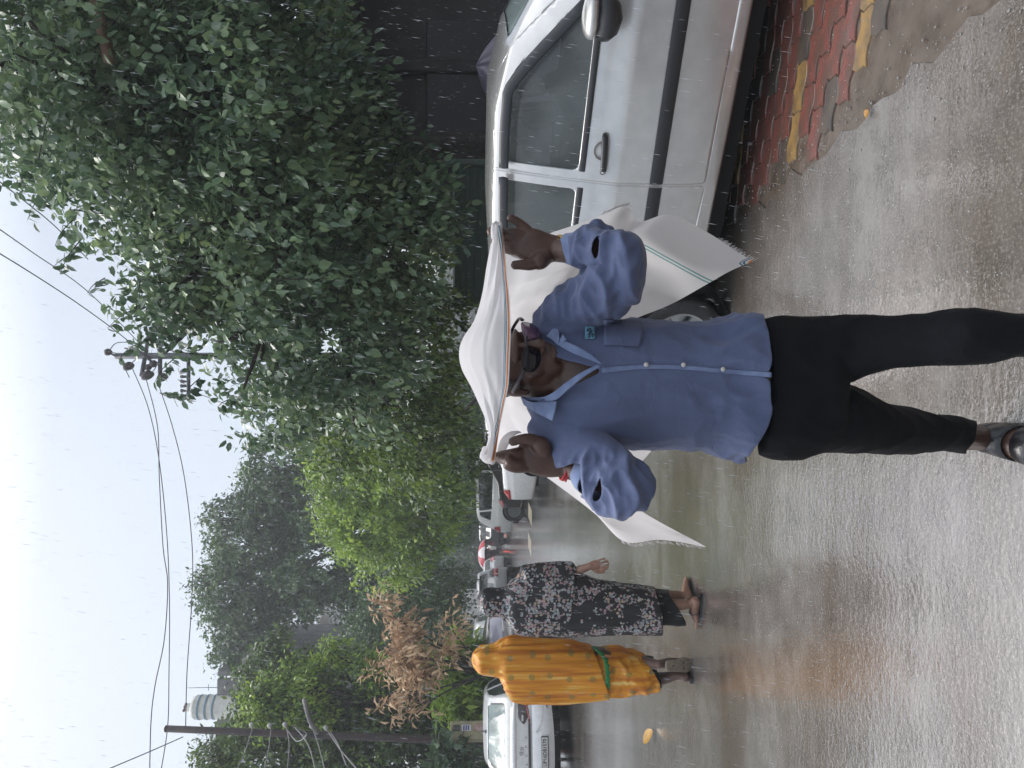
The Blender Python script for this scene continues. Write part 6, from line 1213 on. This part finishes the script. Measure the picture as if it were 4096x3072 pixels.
# overhead wires
M_WIRE = mat('dull wire', (.09, .095, .10), .6)
fd_ = lambda x, y, D: P(3072 - 1.8517 * y, 1.8517 * x, D)
wires = {'overhead wire crossing the sky top right, nearest the tree': ([(-30, 370), (60, 440), (120, 490), (190, 560)], 7.5, 12, .008), 'middle overhead wire running down to the power pole through the twigs': ([(-30, 475), (70, 545), (190, 630), (300, 740)], 9, 16.8, .009), 'lowest overhead wire running down to the power pole clear of the leaves': ([(-30, 530), (60, 585), (160, 650), (250, 715), (330, 780)], 9, 16.8, .010),
    'sagging wire from the pole top across the sky toward the cable pole': ([(286, 796), (320, 880), (343, 990), (360, 1150), (366, 1300), (365, 1450), (362, 1570), (345, 1680)], 16.9, 15, .010), 'wavy wire crossing the first one twice in the middle sky': ([(316, 820), (340, 920), (344, 1030), (352, 1180), (362, 1260), (355, 1380), (335, 1480), (326, 1560), (323, 1690)], 16.9, 14, .010),
    'lowest sagging wire in the left sky nearest the tall tree': ([(342, 830), (372, 920), (398, 1030), (415, 1180), (414, 1300), (404, 1450), (401, 1570)], 16.9, 15, .010), 'short wire slanting to the bottom left corner above the cable pole': ([(395, 1592), (320, 1625), (225, 1665)], 15, 13, .010),
    'thin pair wire behind the twigs running right of the power pole': ([(385, 820), (430, 850), (480, 870), (520, 890)], 17, 24, .010)}
for lab, (pts, d0, d1, r_) in wires.items():
    n_w = len(pts); q = [fd_(x, y, d0 + (d1 - d0) * i / (n_w - 1)) for i, (x, y) in enumerate(pts)]; tag(mesh('overhead_wire', *tube(q, r_, n=6, sub=8), M_WIRE), lab, 'wire', 'wires across the sky')
for pts in ([(765, 1048), (750, 1180), (720, 1310)], [(862, 1040), (880, 1150), (868, 1310)], [(915, 1040), (1000, 1150), (1050, 1330)], [(1030, 1050), (1070, 1170), (1110, 1330)], [(1120, 1060), (1210, 1190), (1330, 1330)], [(650, 1042), (600, 1200), (540, 1330)], [(870, 1060), (930, 1130), (990, 1080), (900, 1030)], [(1140, 1070), (1190, 1150), (1240, 1280)]):
    mesh('drop_cable', *tube([c5(x, y, 14.8 - .8 * i) for i, (x, y) in enumerate(pts)], .011, n=6, sub=6), mat('pale cable', (.20, .20, .20), .6), lp, world=True)
# rusty pipe arm reaching in from the right
pa = Vector((5.4, 6.6, 0)); st = thing('pipe_arm_post', pa, 'rust brown pipe reaching in among the leaves from the top right edge', 'pipe'); M_PIPE = mat('rust brown pipe', (.17, .085, .055), .5, noise_s=10, col2=(.24, .15, .11), bump=.2, bump_s=60)
e1, e2 = P(2830, 436, 5.6), P(3090, 378, 5.9); e3 = e1 + (e2 - e1) * 4.2
mesh('pipe_arm', *tube([e1, e2, e3], [.040, .043, .048], n=16, sub=1), M_PIPE, st, world=True); mesh('post', *tube([(0, 0, -.1), (e3.x - pa.x, e3.y - pa.y, e3.z)], .06, n=14, sub=1), M_PIPE, st)
# distant walkers with a red and white umbrella
for i, (U, lab, cc_) in enumerate(((862, 'left distant walker in dark clothes beside the red and white umbrella', (.03, .02, .025)), (846, 'distant walker in maroon under the red and white umbrella', (.07, .02, .03)))):
    b = G(U, 2024); b = Vector((P(U, 2000, 46).x, 46, 0)); w = thing('person', b, lab, 'person'); mm = cloth_mat('walker cloth %d' % i, cc_, cc_)
    pr = [ell((0, 0, 1.50), (.08, .095, .12), n=12), tube([(0, 0, 1.42), (0, 0, 1.3)], [.05, .06], n=8), loft([((0, 0, .78), .16, .11), ((0, 0, 1.1), .14, .1), ((0, 0, 1.32), .20, .1), ((0, 0, 1.37), .12, .08)], n=14), tube([(.2, 0, 1.3), (.26, -.05, 1.08), (.15, -.2, 1.2)], [.045, .04, .03], n=8), tube([(-.2, 0, 1.3), (-.25, 0, 1.0), (-.24, -.05, .8)], [.045, .04, .03], n=8), tube([(-.08, 0, .85), (-.10, -.12, .45), (-.10, -.22, .06)], [.085, .06, .04], n=8), tube([(.08, 0, .85), (.09, .1, .45), (.09, .25, .06)], [.085, .06, .04], n=8), tube([(-.1, -.2, .04), (-.1, -.36, .03)], [.04, .03], n=8), tube([(.09, .27, .05), (.09, .14, .03)], [.04, .03], n=8)]
    v, f, n = fuse(pr, .016, 2); mesh('body', v, f, M_SK3, w); v, f, n = fuse([loft([((0, 0, .45), .20, .15), ((0, 0, .8), .18, .13), ((0, 0, 1.1), .16, .12), ((0, 0, 1.33), .22, .12), ((0, 0, 1.40), .10, .09)], n=16)], .016, 1); mesh('robe', v, f, mm, w)
um = thing('umbrella', (P(855, 1980, 46).x, 45.9, 1.2), 'red and white panelled umbrella held over two distant walkers', 'umbrella'); seg = 8; 
for k in range(seg):
    vs = [(0, 0, .58)]; n2 = 4
    for i in range(1, 6):
        t = i / 5
        for j in range(n2 + 1): a = 2 * math.pi * (k + j / n2) / seg; vs.append((.95 * math.sin(t * 1.35) / math.sin(1.35) * math.cos(a), .95 * math.sin(t * 1.35) / math.sin(1.35) * math.sin(a), .58 - .42 * (1 - math.cos(t * 1.35)) / (1 - math.cos(1.35)) + .02 * math.sin(math.pi * j / n2) * t))
    fs = [(0, 1 + j, 2 + j) for j in range(n2)] + [(1 + (i - 1) * 5 + j, 1 + i * 5 + j, 2 + i * 5 + j, 2 + (i - 1) * 5 + j) for i in range(1, 5) for j in range(n2)]
    mesh('canopy_panel', vs, fs, mat('umbrella red', (.45, .02, .04), .5) if k % 2 else mat('umbrella white', (.6, .55, .56), .5), um)
mesh('handle', *tube([(0, 0, .58), (0, 0, -.2)], .012, n=6, sub=1), M_STEEL, um)
# fallen leaves
def fallen(name, pos, size, rz, m, label, curl=.12):
    tv, tf = leaf_template(.62, .16, -.10); bm = bmesh.new(); vv = [bm.verts.new((p[0] * size, p[1] * size, .012 + abs(p[0]) * size * curl + max(0, p[2]) * size)) for p in tv]
    for f in tf: bm.faces.new([vv[i] for i in f])
    me = bpy.data.meshes.new(name); bm.to_mesh(me); bm.free(); me.materials.append(m); o = bpy.data.objects.new(name, me); o.location = pos; o.rotation_euler = (R(28) if size > .1 else 0, 0, rz); link(o); s = o.modifiers.new('s', 'SUBSURF'); s.levels = 2; s.render_levels = 2; o.modifiers.new('t', 'SOLIDIFY').thickness = .001; return tag(o, label, 'leaf')
M_YL = mat('yellow leaf', (.48, .27, .02), .35, noise_s=40, col2=(.34, .16, .02), coat=.3)
fallen('fallen_leaf', G(150, 2620), .17, R(80), M_YL, 'yellow heart shaped leaf lying on the wet road near the sedan')
fallen('fallen_leaf', G(2600, 3475), .045, R(200), mat('amber leaf', (.30, .14, .015), .35), 'tiny amber leaf on the mud edge near the red pavers', .5)
# stones, grit and leaf scraps strewn along the mud edge
rs2 = random.Random(9); st_ = []
for k in range(260):
    y = rs2.uniform(1.6, 5.0); x = 1.08 + rs2.gauss(0, .10) + .0; r_ = rs2.uniform(.0025, .007); v, f = ell((x, y, .002), (r_, r_ * rs2.uniform(.6, 1), r_ * .6), n=6); st_.append((v, f))
tag(mesh('grit', *join(st_), mat('grey grit', (.20, .19, .18), .5), smooth=False), 'loose grit along the broken asphalt edge', 'grit', kind='stuff')
# ---- falling rain: stretched water drops
rr = np.random.default_rng(21); NR = 13000; D = 2.2 + rr.random(NR) ** .8 * 10; U = rr.uniform(-60, 3130, NR); V = rr.uniform(-100, 3300, NR); tv, tf = tube([(0, 0, -.5), (0, 0, 0), (0, 0, .5)], [.25, 1, .35], n=4, sub=1)
tf3 = np.array([t for q in tf for t in ([q] if len(q) == 3 else [(q[0], q[1], q[2]), (q[0], q[2], q[3])])])
pts = np.array([tuple(P(u, v, d)) for u, v, d in zip(U, V, D)]); okr = (pts[:, 2] > .05); pts = pts[okr]; ln = rr.uniform(.014, .034, len(pts)); wd = rr.uniform(.0005, .0010, len(pts)); dv = np.array((.16, .05, 1.0)); dv /= np.linalg.norm(dv)
Vr = pts[:, None, :] + tv[None, :, 2, None] * (ln[:, None, None] * dv) + wd[:, None, None] * (tv[None, :, 0, None] * np.array((1, 0, 0)) + tv[None, :, 1, None] * np.array((0, 1, 0)))
Fr = (tf3[None] + (np.arange(len(pts)) * len(tv))[:, None, None]).reshape(-1, 3)
tag(mesh('rain', Vr.reshape(-1, 3), Fr, mat('rain water', (.70, .75, .80), .25, spec=.6, alpha=.62)), 'heavy slanting rain falling across the whole street', 'rain', kind='stuff')
ns_ = 3000; D = 1.9 + rr.random(ns_) ** 1.4 * 13; xs_ = (rr.uniform(-60, 3130, ns_) - 1536) / FPX * D; pts = np.c_[xs_, D, rr.random(ns_) ** 2 * .035 + .004]; sz_ = rr.uniform(.0010, .0026, ns_)
Vr = pts[:, None, :] + sz_[:, None, None] * tv[None] * np.array((1, 1, 1.6)); Fr = (tf3[None] + (np.arange(ns_) * len(tv))[:, None, None]).reshape(-1, 3)
tag(mesh('splashes', Vr.reshape(-1, 3), Fr, MATS['rain water']), 'rain splashes jumping off the wet road', 'splash', kind='stuff')
# ---- rain haze
HZ = bpy.data.materials.new('rain haze'); HZ.use_nodes = True; hn = HZ.node_tree.nodes; hn.clear(); ho_ = hn.new('ShaderNodeOutputMaterial'); pv = hn.new('ShaderNodeVolumePrincipled'); pv.inputs['Color'].default_value = (.93, .96, 1, 1); pv.inputs['Density'].default_value = .0030; pv.inputs['Anisotropy'].default_value = .2; HZ.node_tree.links.new(pv.outputs[0], ho_.inputs['Volume'])
tag(mesh('haze', *box((-50, 130, 11.5), (420, 400, 25)), HZ, smooth=False), kind='stuff')
